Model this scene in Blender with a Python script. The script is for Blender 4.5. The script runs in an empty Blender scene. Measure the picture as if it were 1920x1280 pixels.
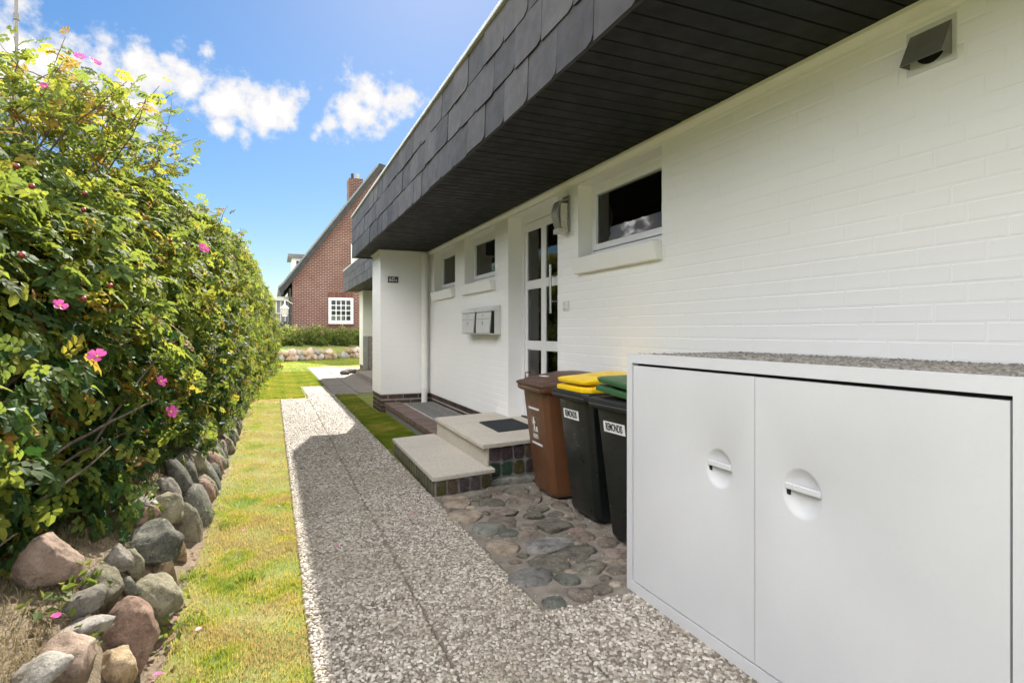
import bpy, bmesh, math, random
import numpy as np
from mathutils import Vector, Matrix, noise as mn
R = math.radians
random.seed(7); rng = np.random.default_rng(11)
sc = bpy.context.scene

# ------------------------------------------------------------------ camera
cam_d = bpy.data.cameras.new('camera'); cam = bpy.data.objects.new('camera', cam_d)
sc.collection.objects.link(cam); sc.camera = cam
CAMH = 1.32; YAW = math.atan(450/1080)
cam.location = (0, 0, CAMH); cam.rotation_euler = (R(90), 0, -YAW)
cam_d.sensor_width = 36; cam_d.lens = 36*1080/1920
cam_d.shift_y = -19/1920
cam_d.clip_start = .05; cam_d.clip_end = 2000

# ------------------------------------------------------------------ sky, sun, exposure
SUN_AZ, SUN_EL = R(16), R(40)          # azimuth measured from +Y towards +X
SKY_STRENGTH, SUN_STRENGTH, EXPOSURE = .080, 2.25, 2.58
w = bpy.data.worlds.new('World'); sc.world = w; w.use_nodes = True
nt = w.node_tree; N = nt.nodes; L = nt.links
for n in list(N): N.remove(n)
out = N.new('ShaderNodeOutputWorld'); bg = N.new('ShaderNodeBackground')
sky = N.new('ShaderNodeTexSky'); sky.sky_type = 'NISHITA'; sky.sun_disc = False
sky.sun_elevation = SUN_EL; sky.sun_rotation = SUN_AZ
sky.altitude = 0; sky.air_density = 1.0; sky.dust_density = .25; sky.ozone_density = 2.2
bg.inputs['Strength'].default_value = SKY_STRENGTH
hsv = N.new('ShaderNodeHueSaturation'); hsv.inputs['Saturation'].default_value = 1.30; hsv.inputs['Value'].default_value = .325
# even out the sky's brightness range: c / (1 + luminance / k), the same for every direction
bw = N.new('ShaderNodeRGBToBW'); L.new(sky.outputs[0], bw.inputs[0])
dv = N.new('ShaderNodeMath'); dv.operation = 'MULTIPLY_ADD'; L.new(bw.outputs[0], dv.inputs[0]); dv.inputs[1].default_value = 1/20; dv.inputs[2].default_value = 1
iv_ = N.new('ShaderNodeMath'); iv_.operation = 'DIVIDE'; iv_.inputs[0].default_value = 1; L.new(dv.outputs[0], iv_.inputs[1])
scl = N.new('ShaderNodeVectorMath'); scl.operation = 'SCALE'; L.new(sky.outputs[0], scl.inputs[0]); L.new(iv_.outputs[0], scl.inputs['Scale'])
L.new(scl.outputs[0], hsv.inputs['Color'])
tc = N.new('ShaderNodeTexCoord')
nz = N.new('ShaderNodeTexNoise'); nz.inputs['Scale'].default_value = 17; nz.inputs['Detail'].default_value = 9; nz.inputs['Roughness'].default_value = .62
L.new(tc.outputs['Generated'], nz.inputs['Vector'])
nz2 = N.new('ShaderNodeTexNoise'); nz2.inputs['Scale'].default_value = 55; nz2.inputs['Detail'].default_value = 5
L.new(tc.outputs['Generated'], nz2.inputs['Vector'])
def wmath(op, a, b=None, clamp=False):
    m = N.new('ShaderNodeMath'); m.operation = op; m.use_clamp = clamp
    for i, v in enumerate((a, b)):
        if v is None: continue
        if hasattr(v, 'is_linked'): L.new(v, m.inputs[i])
        else: m.inputs[i].default_value = v
    return m.outputs[0]
# cumulus clouds: (azimuth from +Y towards +X, elevation, radius) in degrees, those in view only
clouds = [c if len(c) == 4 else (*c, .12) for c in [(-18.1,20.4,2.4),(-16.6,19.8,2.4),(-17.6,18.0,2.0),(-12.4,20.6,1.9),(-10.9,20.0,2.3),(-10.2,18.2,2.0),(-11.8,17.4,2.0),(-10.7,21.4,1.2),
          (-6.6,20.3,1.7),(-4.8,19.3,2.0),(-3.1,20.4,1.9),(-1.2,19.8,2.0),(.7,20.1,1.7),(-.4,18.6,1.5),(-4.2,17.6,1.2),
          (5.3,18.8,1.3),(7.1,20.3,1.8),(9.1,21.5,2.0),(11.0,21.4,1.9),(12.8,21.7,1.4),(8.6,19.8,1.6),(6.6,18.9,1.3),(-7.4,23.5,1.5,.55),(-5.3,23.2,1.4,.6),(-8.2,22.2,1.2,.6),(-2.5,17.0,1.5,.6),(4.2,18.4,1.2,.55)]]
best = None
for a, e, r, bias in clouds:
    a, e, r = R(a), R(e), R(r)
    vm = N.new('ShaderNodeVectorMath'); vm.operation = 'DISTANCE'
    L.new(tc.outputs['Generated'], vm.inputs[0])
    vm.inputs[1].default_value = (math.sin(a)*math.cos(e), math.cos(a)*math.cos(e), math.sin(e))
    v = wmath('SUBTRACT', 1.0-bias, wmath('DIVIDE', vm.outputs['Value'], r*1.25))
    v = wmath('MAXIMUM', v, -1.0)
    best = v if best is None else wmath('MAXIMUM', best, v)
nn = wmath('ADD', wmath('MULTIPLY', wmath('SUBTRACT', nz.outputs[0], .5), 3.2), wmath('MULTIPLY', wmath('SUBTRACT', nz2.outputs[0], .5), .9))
# denser cloud added outside the view, to lift the light in the shade
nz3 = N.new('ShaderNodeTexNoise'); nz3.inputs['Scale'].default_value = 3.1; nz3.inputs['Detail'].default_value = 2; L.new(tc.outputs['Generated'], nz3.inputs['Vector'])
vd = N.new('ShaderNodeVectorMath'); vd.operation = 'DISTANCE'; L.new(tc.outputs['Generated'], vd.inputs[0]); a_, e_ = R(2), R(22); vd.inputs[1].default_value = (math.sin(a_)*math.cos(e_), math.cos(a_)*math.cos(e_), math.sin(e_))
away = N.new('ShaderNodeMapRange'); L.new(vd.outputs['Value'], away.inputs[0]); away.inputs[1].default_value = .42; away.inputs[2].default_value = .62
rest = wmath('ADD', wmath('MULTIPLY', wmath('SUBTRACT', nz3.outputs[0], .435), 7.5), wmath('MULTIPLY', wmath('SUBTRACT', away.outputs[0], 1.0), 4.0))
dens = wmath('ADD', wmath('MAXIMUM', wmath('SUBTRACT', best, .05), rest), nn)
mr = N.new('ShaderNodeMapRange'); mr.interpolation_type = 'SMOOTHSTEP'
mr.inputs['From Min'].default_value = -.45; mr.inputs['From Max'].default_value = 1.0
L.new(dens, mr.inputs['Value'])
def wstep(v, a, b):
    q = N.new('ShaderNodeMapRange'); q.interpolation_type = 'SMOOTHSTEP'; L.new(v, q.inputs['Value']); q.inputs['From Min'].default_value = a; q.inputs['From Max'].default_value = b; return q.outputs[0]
# thin cloud is about as bright as the picture's white, the cores raised far brighter to fill the shade
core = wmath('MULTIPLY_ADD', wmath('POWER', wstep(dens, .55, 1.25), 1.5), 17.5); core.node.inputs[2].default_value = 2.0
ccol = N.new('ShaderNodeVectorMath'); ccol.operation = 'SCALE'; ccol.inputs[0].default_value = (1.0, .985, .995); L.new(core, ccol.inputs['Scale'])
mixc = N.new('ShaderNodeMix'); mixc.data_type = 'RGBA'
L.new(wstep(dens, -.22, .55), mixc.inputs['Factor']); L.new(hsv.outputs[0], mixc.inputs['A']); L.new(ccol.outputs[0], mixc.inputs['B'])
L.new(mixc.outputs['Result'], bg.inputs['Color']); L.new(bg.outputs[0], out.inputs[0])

sun_d = bpy.data.lights.new('sun', 'SUN'); sun_d.energy = SUN_STRENGTH; sun_d.angle = R(.5); sun_d.color = (1, .94, .84)
sun = bpy.data.objects.new('sun', sun_d); sc.collection.objects.link(sun)
tosun = Vector((math.sin(SUN_AZ)*math.cos(SUN_EL), math.cos(SUN_AZ)*math.cos(SUN_EL), math.sin(SUN_EL)))
sun.rotation_euler = tosun.to_track_quat('Z', 'Y').to_euler(); sun.location = (20, 40, 40)
vs = sc.view_settings; vs.view_transform = 'Standard'; vs.look = 'None'; vs.gamma = 1; vs.exposure = EXPOSURE
sc.render.engine = 'CYCLES'
sc.cycles.max_bounces = 7; sc.cycles.diffuse_bounces = 4; sc.cycles.transparent_max_bounces = 12

# ------------------------------------------------------------------ helpers
C = sc.collection
WORLD = {}                                     # world origin of each Empty
def link(o, parent=None):
    C.objects.link(o)
    if parent is not None:
        o.parent = parent
        if parent.name in WORLD: o.matrix_parent_inverse = Matrix.Translation(-WORLD[parent.name])
    return o
def tag(o, label=None, cat=None, group=None, kind=None):
    if label: o['label'] = label
    if cat: o['category'] = cat
    if group: o['group'] = group
    if kind: o['kind'] = kind
    return o
def empty(name, loc=(0, 0, 0), **k):           # parts under it are given in world coordinates
    o = bpy.data.objects.new(name, None); o.empty_display_size = .1
    C.objects.link(o); o.location = loc; WORLD[o.name] = Vector(loc)
    return tag(o, **k)
def local_empty(name, loc, rz=0, **k):         # parts under it are given in its own coordinates
    o = bpy.data.objects.new(name, None); o.empty_display_size = .1
    C.objects.link(o); o.location = loc; o.rotation_euler = (0, 0, rz)
    return tag(o, **k)
def mesh_np(name, V, F, mat=None, smooth=False, attrs=None):
    V = np.asarray(V, dtype=np.float32); F = np.asarray(F, dtype=np.int32)
    me = bpy.data.meshes.new(name); k = F.shape[1]
    me.vertices.add(len(V)); me.vertices.foreach_set('co', V.ravel())
    me.loops.add(F.size); me.loops.foreach_set('vertex_index', F.ravel())
    me.polygons.add(len(F)); me.polygons.foreach_set('loop_start', np.arange(0, F.size, k, dtype=np.int32))
    me.polygons.foreach_set('loop_total', np.full(len(F), k, dtype=np.int32))
    me.polygons.foreach_set('use_smooth', np.full(len(F), bool(smooth)))
    for nm, arr in (attrs or {}).items():
        a = me.attributes.new(nm, 'FLOAT', 'POINT'); a.data.foreach_set('value', np.asarray(arr, dtype=np.float32))
    if mat: me.materials.append(mat)
    me.update(); return me
def obj(name, me, parent=None, loc=None, **k):
    o = bpy.data.objects.new(name, me)
    if loc is not None: o.location = loc
    link(o, parent); return tag(o, **k)
class MB:
    """collects boxes, prisms, tubes and lathes, then builds one mesh object"""
    def __init__(s): s.bm = bmesh.new()
    def poly(s, pts, faces):
        vv = [s.bm.verts.new(p) for p in pts]
        for f in faces:
            try: s.bm.faces.new([vv[i] for i in f])
            except ValueError: pass
        return s
    def box(s, a, b):
        (x0, y0, z0), (x1, y1, z1) = a, b
        return s.poly([(x0,y0,z0),(x1,y0,z0),(x1,y1,z0),(x0,y1,z0),(x0,y0,z1),(x1,y0,z1),(x1,y1,z1),(x0,y1,z1)],
                      [(3,2,1,0),(4,5,6,7),(0,1,5,4),(1,2,6,5),(2,3,7,6),(3,0,4,7)])
    def prism(s, quad, z0, z1):                # any polygon in plan, extruded in z
        n = len(quad); P = [(x,y,z0) for x,y in quad]+[(x,y,z1) for x,y in quad]
        return s.poly(P, [tuple(range(n))[::-1], tuple(range(n,2*n))]+[(i,(i+1)%n,n+(i+1)%n,n+i) for i in range(n)])
    def ext(s, prof, axis, a, b):              # profile extruded along an axis; prof in the other two axes (cyclic order)
        def mk(u, v, t): return {'x':(t,u,v),'y':(u,t,v),'z':(u,v,t)}[axis]
        n = len(prof); P = [mk(u,v,a) for u,v in prof]+[mk(u,v,b) for u,v in prof]
        return s.poly(P, [tuple(range(n))[::-1], tuple(range(n,2*n))]+[(i,(i+1)%n,n+(i+1)%n,n+i) for i in range(n)])
    def loft(s, rings, cap=True):
        n = len(rings[0]); P = [p for r in rings for p in r]; F = []
        for k in range(len(rings)-1):
            for i in range(n): F.append((k*n+i, k*n+(i+1)%n, (k+1)*n+(i+1)%n, (k+1)*n+i))
        if cap: F += [tuple(range(n))[::-1], tuple(range((len(rings)-1)*n, len(rings)*n))]
        return s.poly(P, F)
    def tube(s, pts, rad, n=8):
        pts = [Vector(p) for p in pts]; rings = []
        for i, p in enumerate(pts):
            t = (pts[min(i+1, len(pts)-1)]-pts[max(i-1, 0)]).normalized()
            u = t.orthogonal().normalized() if i == 0 else (u-t*u.dot(t)).normalized()
            v = t.cross(u); r = rad[i] if isinstance(rad, (list, tuple)) else rad
            rings.append([p+(u*math.cos(2*math.pi*k/n)+v*math.sin(2*math.pi*k/n))*r for k in range(n)])
        return s.loft(rings)
    def build(s, name, mat, parent=None, bevel=0, seg=1, smooth=False, loc=None, **k):
        bmesh.ops.recalc_face_normals(s.bm, faces=s.bm.faces)
        if bevel: bmesh.ops.bevel(s.bm, geom=list(s.bm.edges), offset=bevel, segments=seg, affect='EDGES', profile=.5, clamp_overlap=True)
        me = bpy.data.meshes.new(name); s.bm.to_mesh(me); s.bm.free()
        if mat: me.materials.append(mat)
        if smooth:
            for p in me.polygons: p.use_smooth = True
            me.set_sharp_from_angle(angle=R(38))
        return obj(name, me, parent, loc, **k)
def text_mesh(s, size, depth=.0008, xs=1.0, bold=0.):
    cu = bpy.data.curves.new('t', 'FONT'); cu.body = s; cu.size = size; cu.extrude = depth; cu.offset = bold; cu.align_x = 'CENTER'; cu.align_y = 'CENTER'
    o = bpy.data.objects.new('t', cu); C.objects.link(o); dg = bpy.context.evaluated_depsgraph_get()
    me = bpy.data.meshes.new_from_object(o.evaluated_get(dg)); bpy.data.objects.remove(o); bpy.data.curves.remove(cu)
    for v in me.vertices: v.co.x *= xs
    me.materials.clear(); return me

# ------------------------------------------------------------------ materials
class G:
    def __init__(s, name):
        s.m = bpy.data.materials.new(name); s.m.use_nodes = True; s.t = s.m.node_tree
        s.p = s.t.nodes['Principled BSDF']; s.o = s.t.nodes['Material Output']; s.geo = s.t.nodes.new('ShaderNodeNewGeometry')
        s.pos = s.geo.outputs['Position']
    def n(s, ty, **kw):
        x = s.t.nodes.new(ty)
        for k, v in kw.items():
            if k in x.inputs.keys():
                if hasattr(v, 'is_linked'): s.t.links.new(v, x.inputs[k])
                else: x.inputs[k].default_value = v
            else: setattr(x, k, v)
        return x
    def l(s, a, b): s.t.links.new(a, b)
    def noise(s, scale, detail=4, rough=.55, vec=None):
        x = s.n('ShaderNodeTexNoise', Scale=scale, Detail=detail, Roughness=rough); s.l(vec or s.pos, x.inputs['Vector']); return x.outputs[0]
    def ramp(s, fac, stops):
        x = s.t.nodes.new('ShaderNodeValToRGB'); e = x.color_ramp.elements
        while len(e) < len(stops): e.new(.5)
        for q, (p, c) in zip(e, stops): q.position = p; q.color = (*c, 1)
        s.l(fac, x.inputs[0]); return x.outputs[0]
    def mix(s, f, a, b, bt='MIX'):
        x = s.t.nodes.new('ShaderNodeMix'); x.data_type = 'RGBA'; x.blend_type = bt
        for k, v in (('Factor', f), ('A', a), ('B', b)):
            i = [q for q in x.inputs if q.name == k and q.type == ('VALUE' if k == 'Factor' else 'RGBA')][0]
            if hasattr(v, 'is_linked'): s.l(v, i)
            elif k == 'Factor': i.default_value = v
            else: i.default_value = (*v, 1)
        return [q for q in x.outputs if q.type == 'RGBA'][0]
    def math(s, op, a, b=0.):
        x = s.t.nodes.new('ShaderNodeMath'); x.operation = op
        for i, v in enumerate((a, b)):
            if hasattr(v, 'is_linked'): s.l(v, x.inputs[i])
            else: x.inputs[i].default_value = v
        return x.outputs[0]
    def rng(s, v, a, b, c=0., d=1.):
        x = s.n('ShaderNodeMapRange'); s.l(v, x.inputs[0])
        for i, q in enumerate((a, b, c, d)): x.inputs[i+1].default_value = q
        return x.outputs[0]
    def bump(s, h, strength=.5, dist=.005):
        x = s.n('ShaderNodeBump', Strength=strength, Distance=dist); s.l(h, x.inputs['Height'])
        if s.p.inputs['Normal'].is_linked: s.l(s.p.inputs['Normal'].links[0].from_socket, x.inputs['Normal'])
        s.l(x.outputs[0], s.p.inputs['Normal'])
    def fin(s, col, rough=.6, metal=0., spec=.5):
        if hasattr(col, 'is_linked'): s.l(col, s.p.inputs['Base Color'])
        else: s.p.inputs['Base Color'].default_value = (*col, 1)
        if hasattr(rough, 'is_linked'): s.l(rough, s.p.inputs['Roughness'])
        else: s.p.inputs['Roughness'].default_value = rough
        s.p.inputs['Metallic'].default_value = metal; s.p.inputs['Specular IOR Level'].default_value = spec
        return s.m
def sc3(c, k): return tuple(min(1, max(0, v*k)) for v in c)
def plain(name, col, rough=.5, metal=0., var=.12, scale=9, objvar=.1, bump=None, spec=.5, dirt=None):
    g = G(name); f = g.rng(g.noise(scale, 5), .3, .7)
    c = g.mix(f, sc3(col, 1-var), sc3(col, 1+var))
    if dirt:
        d = g.rng(g.noise(dirt[1], 6, .65), .52, .72, 0, dirt[2]); c = g.mix(d, c, dirt[0])
    if objvar:
        oi = g.n('ShaderNodeObjectInfo'); v = g.rng(oi.outputs['Random'], 0, 1, 1-objvar, 1+objvar)
        x = g.n('ShaderNodeHueSaturation'); g.l(c, x.inputs['Color']); g.l(v, x.inputs['Value']); c = x.outputs[0]
    if bump: g.bump(g.noise(bump[0], 6), bump[1], bump[2])
    rr = g.rng(g.noise(scale*2.3, 3), .3, .7, max(0, rough-.08), min(1, rough+.08))
    return g.fin(c, rr, metal, spec)
def speckle(name, cols, scale, depth=.4, dist=.004, rough=.75, base=None):
    """exposed aggregate: pebble cells with their own colour and rounded relief"""
    g = G(name); v = g.n('ShaderNodeTexVoronoi', Scale=scale); g.l(g.pos, v.inputs['Vector'])
    sep = g.n('ShaderNodeSeparateColor'); g.l(v.outputs['Color'], sep.inputs[0])
    c = g.ramp(sep.outputs[0], cols)
    c = g.mix(g.rng(v.outputs['Distance'], .38, .62), c, base or sc3(cols[0][1], .8))
    c = g.mix(g.rng(g.noise(2.2, 5), .35, .7, 0, .35), c, sc3(cols[1][1], .7))
    g.bump(g.math('SUBTRACT', 1., v.outputs['Distance']), depth, dist)
    return g.fin(c, rough)
M = {}
def wall_paint(name, col):
    g = G(name); f = g.rng(g.noise(1.3, 5), .3, .7)
    c = g.mix(f, sc3(col, .97), col)
    c = g.mix(g.rng(g.noise(34, 4), .66, .8, 0, .10), c, (.45, .43, .39))
    g.bump(g.noise(20, 5), .16, .003); g.bump(g.noise(160, 3), .15, .001)
    return g.fin(c, .55, 0, .35)
M['wall'] = wall_paint('white_masonry_paint', (.85, .845, .83))
M['wall_lit'] = wall_paint('lit_masonry_paint', (.74, .74, .62))  # white walls tinted yellowish: the warm light on them put into the colour
M['white'] = plain('white_lacquer', (.80, .80, .80), .38, var=.02, objvar=.02, bump=(60, .05, .001))
M['cabinet'] = plain('cabinet_white_paint', (.60, .605, .615), .46, var=.025, scale=3, objvar=.01, bump=(90, .12, .0012), dirt=((.5, .5, .49), 55, .12))
M['trim'] = plain('trim_white', (.78, .77, .74), .5, var=.03, objvar=.03, bump=(50, .1, .002))
M['mail'] = plain('mailbox_enamel', (.60, .605, .60), .35, var=.02, objvar=.02)
M['slate'] = plain('dark_fibre_cement_slate', (.046, .042, .040), .6, var=.22, scale=5, objvar=.42, bump=(45, .15, .002), dirt=((.10, .098, .095), 14, .3), spec=.3)
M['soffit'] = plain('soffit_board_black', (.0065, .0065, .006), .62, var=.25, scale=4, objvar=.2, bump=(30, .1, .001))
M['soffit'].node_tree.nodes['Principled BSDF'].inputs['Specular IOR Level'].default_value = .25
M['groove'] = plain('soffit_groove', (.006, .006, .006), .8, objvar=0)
M['metal_edge'] = plain('roof_edge_metal', (.62, .62, .60), .45, .3, objvar=.05)
M['steel'] = plain('brushed_steel', (.55, .55, .54), .3, 1., var=.1, scale=60)
M['lampmetal'] = plain('lamp_grey_metal', (.34, .335, .32), .38, .55, var=.1, scale=20)
M['galv'] = plain('galvanised_grate', (.34, .33, .31), .5, .4, var=.25, scale=30)
M['dark'] = plain('dark_void', (.010, .010, .010), .8, objvar=0)
M['room'] = plain('dark_room', (.05, .05, .05), .9, objvar=0)
M['curtain'] = plain('grey_curtain', (.30, .30, .29), .9, var=.1, scale=20)
M['rubber'] = plain('rubber_mat', (.035, .038, .042), .75, bump=(300, .6, .003))
M['gasket'] = plain('black_gasket', (.012, .012, .012), .6)
M['sign'] = plain('sign_plate', (.045, .05, .065), .4, var=.1)
M['signtxt'] = plain('sign_digits', (.72, .73, .74), .5, objvar=0)
M['ink'] = plain('sticker_ink', (.02, .02, .02), .6, objvar=0)
M['sticker'] = plain('sticker_white', (.78, .78, .77), .5, objvar=0)
M['mortar'] = plain('mortar', (.34, .32, .28), .9, var=.2, scale=30, bump=(120, .5, .003))
M['mortar_dark'] = plain('weathered_mortar', (.20, .195, .18), .9, var=.3, scale=18, bump=(120, .5, .004))
M['brick_dark'] = plain('plinth_clinker_brick', (.060, .036, .029), .6, var=.35, scale=25, objvar=.45, bump=(80, .4, .003))
M['brick_edge'] = plain('edging_clinker_brick', (.135, .085, .068), .65, var=.25, scale=20, objvar=.25, bump=(80, .4, .003), dirt=((.2,.17,.14), 9, .5))
M['step'] = speckle('washed_step_concrete', [(0, (.40, .35, .28)), (.3, (.56, .51, .43)), (.75, (.66, .61, .54)), (1, (.24, .21, .17))], 150, .3, .002, .85, (.46, .42, .35))
M['cementsand'] = None
g = G('cement_sand_bed'); c = g.ramp(g.noise(9, 8, .65), [(.3, (.13, .11, .088)), (.55, (.23, .20, .165)), (.75, (.30, .27, .23))])
c = g.mix(g.rng(g.noise(2.2, 4), .45, .65, 0, .6), c, (.14, .13, .09)); c = g.mix(g.rng(g.noise(180, 2), .68, .74), c, (.6, .58, .52))
g.bump(g.noise(14, 6), .6, .02); g.bump(g.noise(150, 4), .8, .004); M['cementsand'] = g.fin(c, .92)
tiles = {'plum': (.055, .040, .042), 'brown': (.075, .050, .030), 'green': (.022, .048, .032), 'olive': (.060, .052, .018), 'moss': (.075, .072, .035)}
for k, v in tiles.items(): M['tile_'+k] = plain('glazed_cobble_'+k, v, .36, var=.4, scale=28, objvar=.3, bump=(50, .3, .004), dirt=((.2, .19, .17), 30, .35))
agg = [(0, (.14, .115, .09)), (.3, (.29, .25, .205)), (.6, (.40, .355, .30)), (.85, (.52, .48, .425)), (1, (.12, .105, .09))]
M['agg_far'] = speckle('exposed_aggregate', agg, 62, .7, .006, .8, (.17, .14, .11))
M['agg_dark'] = speckle('exposed_aggregate_dark', [(0, (.03, .03, .03)), (.4, (.12, .12, .115)), (.75, (.22, .21, .20)), (1, (.34, .33, .31))], 70, .8, .006, .8, (.03, .03, .03))
g = G('slab_cement'); c = g.ramp(g.noise(60, 6, .7), [(.3, (.09, .075, .058)), (.6, (.22, .19, .15)), (.8, (.30, .26, .21))]); g.bump(g.noise(120, 4), .7, .004); M['slabbase'] = g.fin(c, .95)
def pebble_mat(name, cols):
    g = G(name); r = g.geo.outputs['Random Per Island']; c = g.ramp(r, cols)
    c = g.mix(g.rng(g.noise(70, 4), .3, .75, 0, .35), c, (.30, .25, .19))
    c = g.mix(g.rng(g.noise(1.7, 5, .6), .45, .7, 0, .5), c, (.24, .21, .14))
    g.bump(g.noise(230, 3), .3, .002); return g.fin(c, .62)
M['pebble'] = pebble_mat('river_pebbles', [(0, (.09, .075, .06)), (.24, (.25, .21, .165)), (.48, (.38, .335, .275)), (.74, (.50, .45, .385)), (.94, (.72, .68, .61)), (1, (.09, .085, .08))])
M['pebble_dark'] = pebble_mat('dark_pebbles', [(0, (.04, .04, .04)), (.3, (.15, .145, .14)), (.6, (.26, .25, .24)), (.85, (.40, .38, .36)), (1, (.05, .05, .05))])
DK = .95
def rock(name, a, b, spots=(.30, .30, .24), sp=.25):
    g = G(name); oi = g.n('ShaderNodeObjectInfo')
    a, b, spots = sc3(a, DK), sc3(b, DK), sc3(spots, DK)
    c = g.mix(g.rng(g.noise(6, 9, .72), .38, .62), sc3(a, .85), sc3(b, 1.05))
    c = g.mix(g.rng(g.noise(17, 8, .75), .50, .64, 0, .8), c, sc3(a, .42))
    c = g.mix(g.rng(g.noise(45, 7, .75), .56, .66, 0, sp*2.4), c, sc3(spots, 1.25))
    c = g.mix(g.rng(g.noise(130, 3, .7), .55, .7, 0, .5), c, sc3(a, .5))
    x = g.n('ShaderNodeHueSaturation'); g.l(c, x.inputs['Color']); g.l(g.rng(oi.outputs['Random'], 0, 1, .78, 1.2), x.inputs['Value'])
    g.bump(g.noise(9, 9, .72), .9, .05); g.bump(g.noise(80, 6, .75), .8, .010)
    return g.fin(x.outputs[0], .92, 0, .25)
M['rk_pink'] = rock('granite_pink', (.46, .33, .25), (.62, .47, .37))
M['rk_grey'] = rock('granite_grey', (.20, .18, .15), (.31, .285, .24))
M['rk_pale'] = rock('granite_pale', (.36, .33, .29), (.50, .47, .42))
M['rk_olive'] = rock('granite_mossy', (.20, .18, .12), (.33, .30, .21), (.36, .37, .24), .35)
M['rk_red'] = rock('sandstone_red', (.23, .145, .105), (.35, .235, .175))
M['rk_tan'] = rock('sandstone_tan', (.36, .25, .14), (.50, .38, .24))
M['rk_dark'] = rock('basalt_green', (.10, .10, .08), (.19, .185, .15), (.33, .34, .26), .35)
DK = 1.15
M['cob_a'] = rock('cobble_brown', (.155, .125, .10), (.25, .21, .17))
M['cob_b'] = rock('cobble_olive', (.135, .12, .095), (.215, .195, .155))
M['cob_c'] = rock('cobble_grey', (.19, .182, .17), (.29, .277, .255))
M['cob_d'] = rock('cobble_tan', (.27, .21, .155), (.40, .33, .26))
M['cob_e'] = rock('cobble_green', (.14, .145, .12), (.24, .245, .205))
M['cob_f'] = rock('cobble_rose', (.19, .14, .115), (.27, .21, .175))
# ground
g = G('lawn_soil'); c = g.ramp(g.noise(3.2, 8, .65), [(.3, (.16, .17, .035)), (.48, (.26, .25, .06)), (.6, (.34, .28, .11)), (.75, (.40, .31, .17))])
c = g.mix(g.rng(g.noise(.35, 4), .4, .6), c, (.15, .21, .03)); c = g.mix(g.rng(g.noise(70, 5, .7), .5, .75, 0, .6), c, (.07, .08, .02))
g.bump(g.noise(90, 6, .7), .9, .02); M['lawn'] = g.fin(c, .95)
g = G('bank_soil'); c = g.ramp(g.noise(5, 8, .7), [(.3, (.07, .055, .035)), (.5, (.20, .155, .10)), (.7, (.30, .24, .16)), (.85, (.16, .17, .06))])
g.bump(g.noise(60, 6, .7), 1., .02); M['bank'] = g.fin(c, .95)
g = G('dry_soil'); c = g.ramp(g.noise(14, 8, .7), [(.3, (.12, .085, .055)), (.55, (.235, .175, .118)), (.75, (.33, .26, .185))]); c = g.mix(g.rng(g.noise(90, 4, .7), .55, .7, 0, .7), c, (.12, .085, .05)); g.bump(g.noise(60, 6, .7), 1., .02); M['soil'] = g.fin(c, .95)
def foliage_mat(name, stops, attr=True, trans=.5, rough=.6, spec=.14, tv=2.1, tcol=(.36, .36, .045)):
    g = G(name)
    if attr: a = g.n('ShaderNodeAttribute', attribute_name='rnd'); f = a.outputs['Fac']
    else: f = g.math('POWER', g.n('ShaderNodeObjectInfo').outputs['Random'], 1.7)
    c = g.ramp(f, stops); c = g.mix(g.rng(g.noise(30, 3), .3, .7, 0, .3), c, sc3(stops[0][1], .8))
    m = g.fin(c, rough, 0, spec); tr = g.n('ShaderNodeBsdfTranslucent')
    x = g.n('ShaderNodeHueSaturation', Saturation=1.05, Value=tv); g.l(c, x.inputs['Color']); g.l(g.mix(.4, x.outputs[0], tcol), tr.inputs['Color'])
    ms = g.n('ShaderNodeMixShader', Fac=trans); g.l(g.p.outputs[0], ms.inputs[1]); g.l(tr.outputs[0], ms.inputs[2]); g.l(ms.outputs[0], g.o.inputs[0])
    return m
ROSE = [(0, (.024, .056, .019)), (.25, (.056, .102, .025)), (.5, (.120, .165, .030)), (.68, (.24, .25, .038)), (.80, (.26, .22, .035)), (.90, (.30, .15, .035)), (1, (.16, .07, .03))]
M['rose'] = foliage_mat('rose_leaf', ROSE); M['rose_o'] = foliage_mat('rose_leaf_single', ROSE, False)
IVY = [(0, (.014, .040, .014)), (.4, (.022, .062, .018)), (.8, (.045, .095, .02)), (1, (.08, .13, .03))]
M['ivy'] = foliage_mat('ivy_leaf', IVY, True, .25, .5, .15, 1.8, (.10, .22, .02)); M['ivy_o'] = foliage_mat('ivy_leaf_single', IVY, False, .25, .5, .15, 1.8, (.10, .22, .02))
M['grass'] = foliage_mat('grass_blades', [(0, (.11, .19, .022)), (.35, (.20, .25, .028)), (.6, (.36, .32, .055)), (.8, (.50, .37, .13)), (1, (.36, .25, .13))], True, .4, .7, .15)
M['drygrass'] = foliage_mat('dry_grass', [(0, (.06, .085, .02)), (.3, (.13, .105, .055)), (.65, (.23, .175, .105)), (1, (.34, .27, .18))], True, .3, .8, .1, 1.5, (.35, .28, .14))
M['shrub'] = foliage_mat('shrub_leaf', [(0, (.03, .06, .015)), (.4, (.07, .11, .025)), (.75, (.15, .18, .04)), (1, (.30, .30, .12))], True, .4)
M['bark'] = plain('rose_bark', (.115, .085, .060), .85, var=.4, scale=30, objvar=.35, bump=(90, .7, .004))
M['core'] = plain('hedge_dark_core', (.016, .018, .010), .95, var=.5, scale=25, objvar=0, bump=(20, 1, .05))  # near-black colour standing in for shade between the leaves
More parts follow.
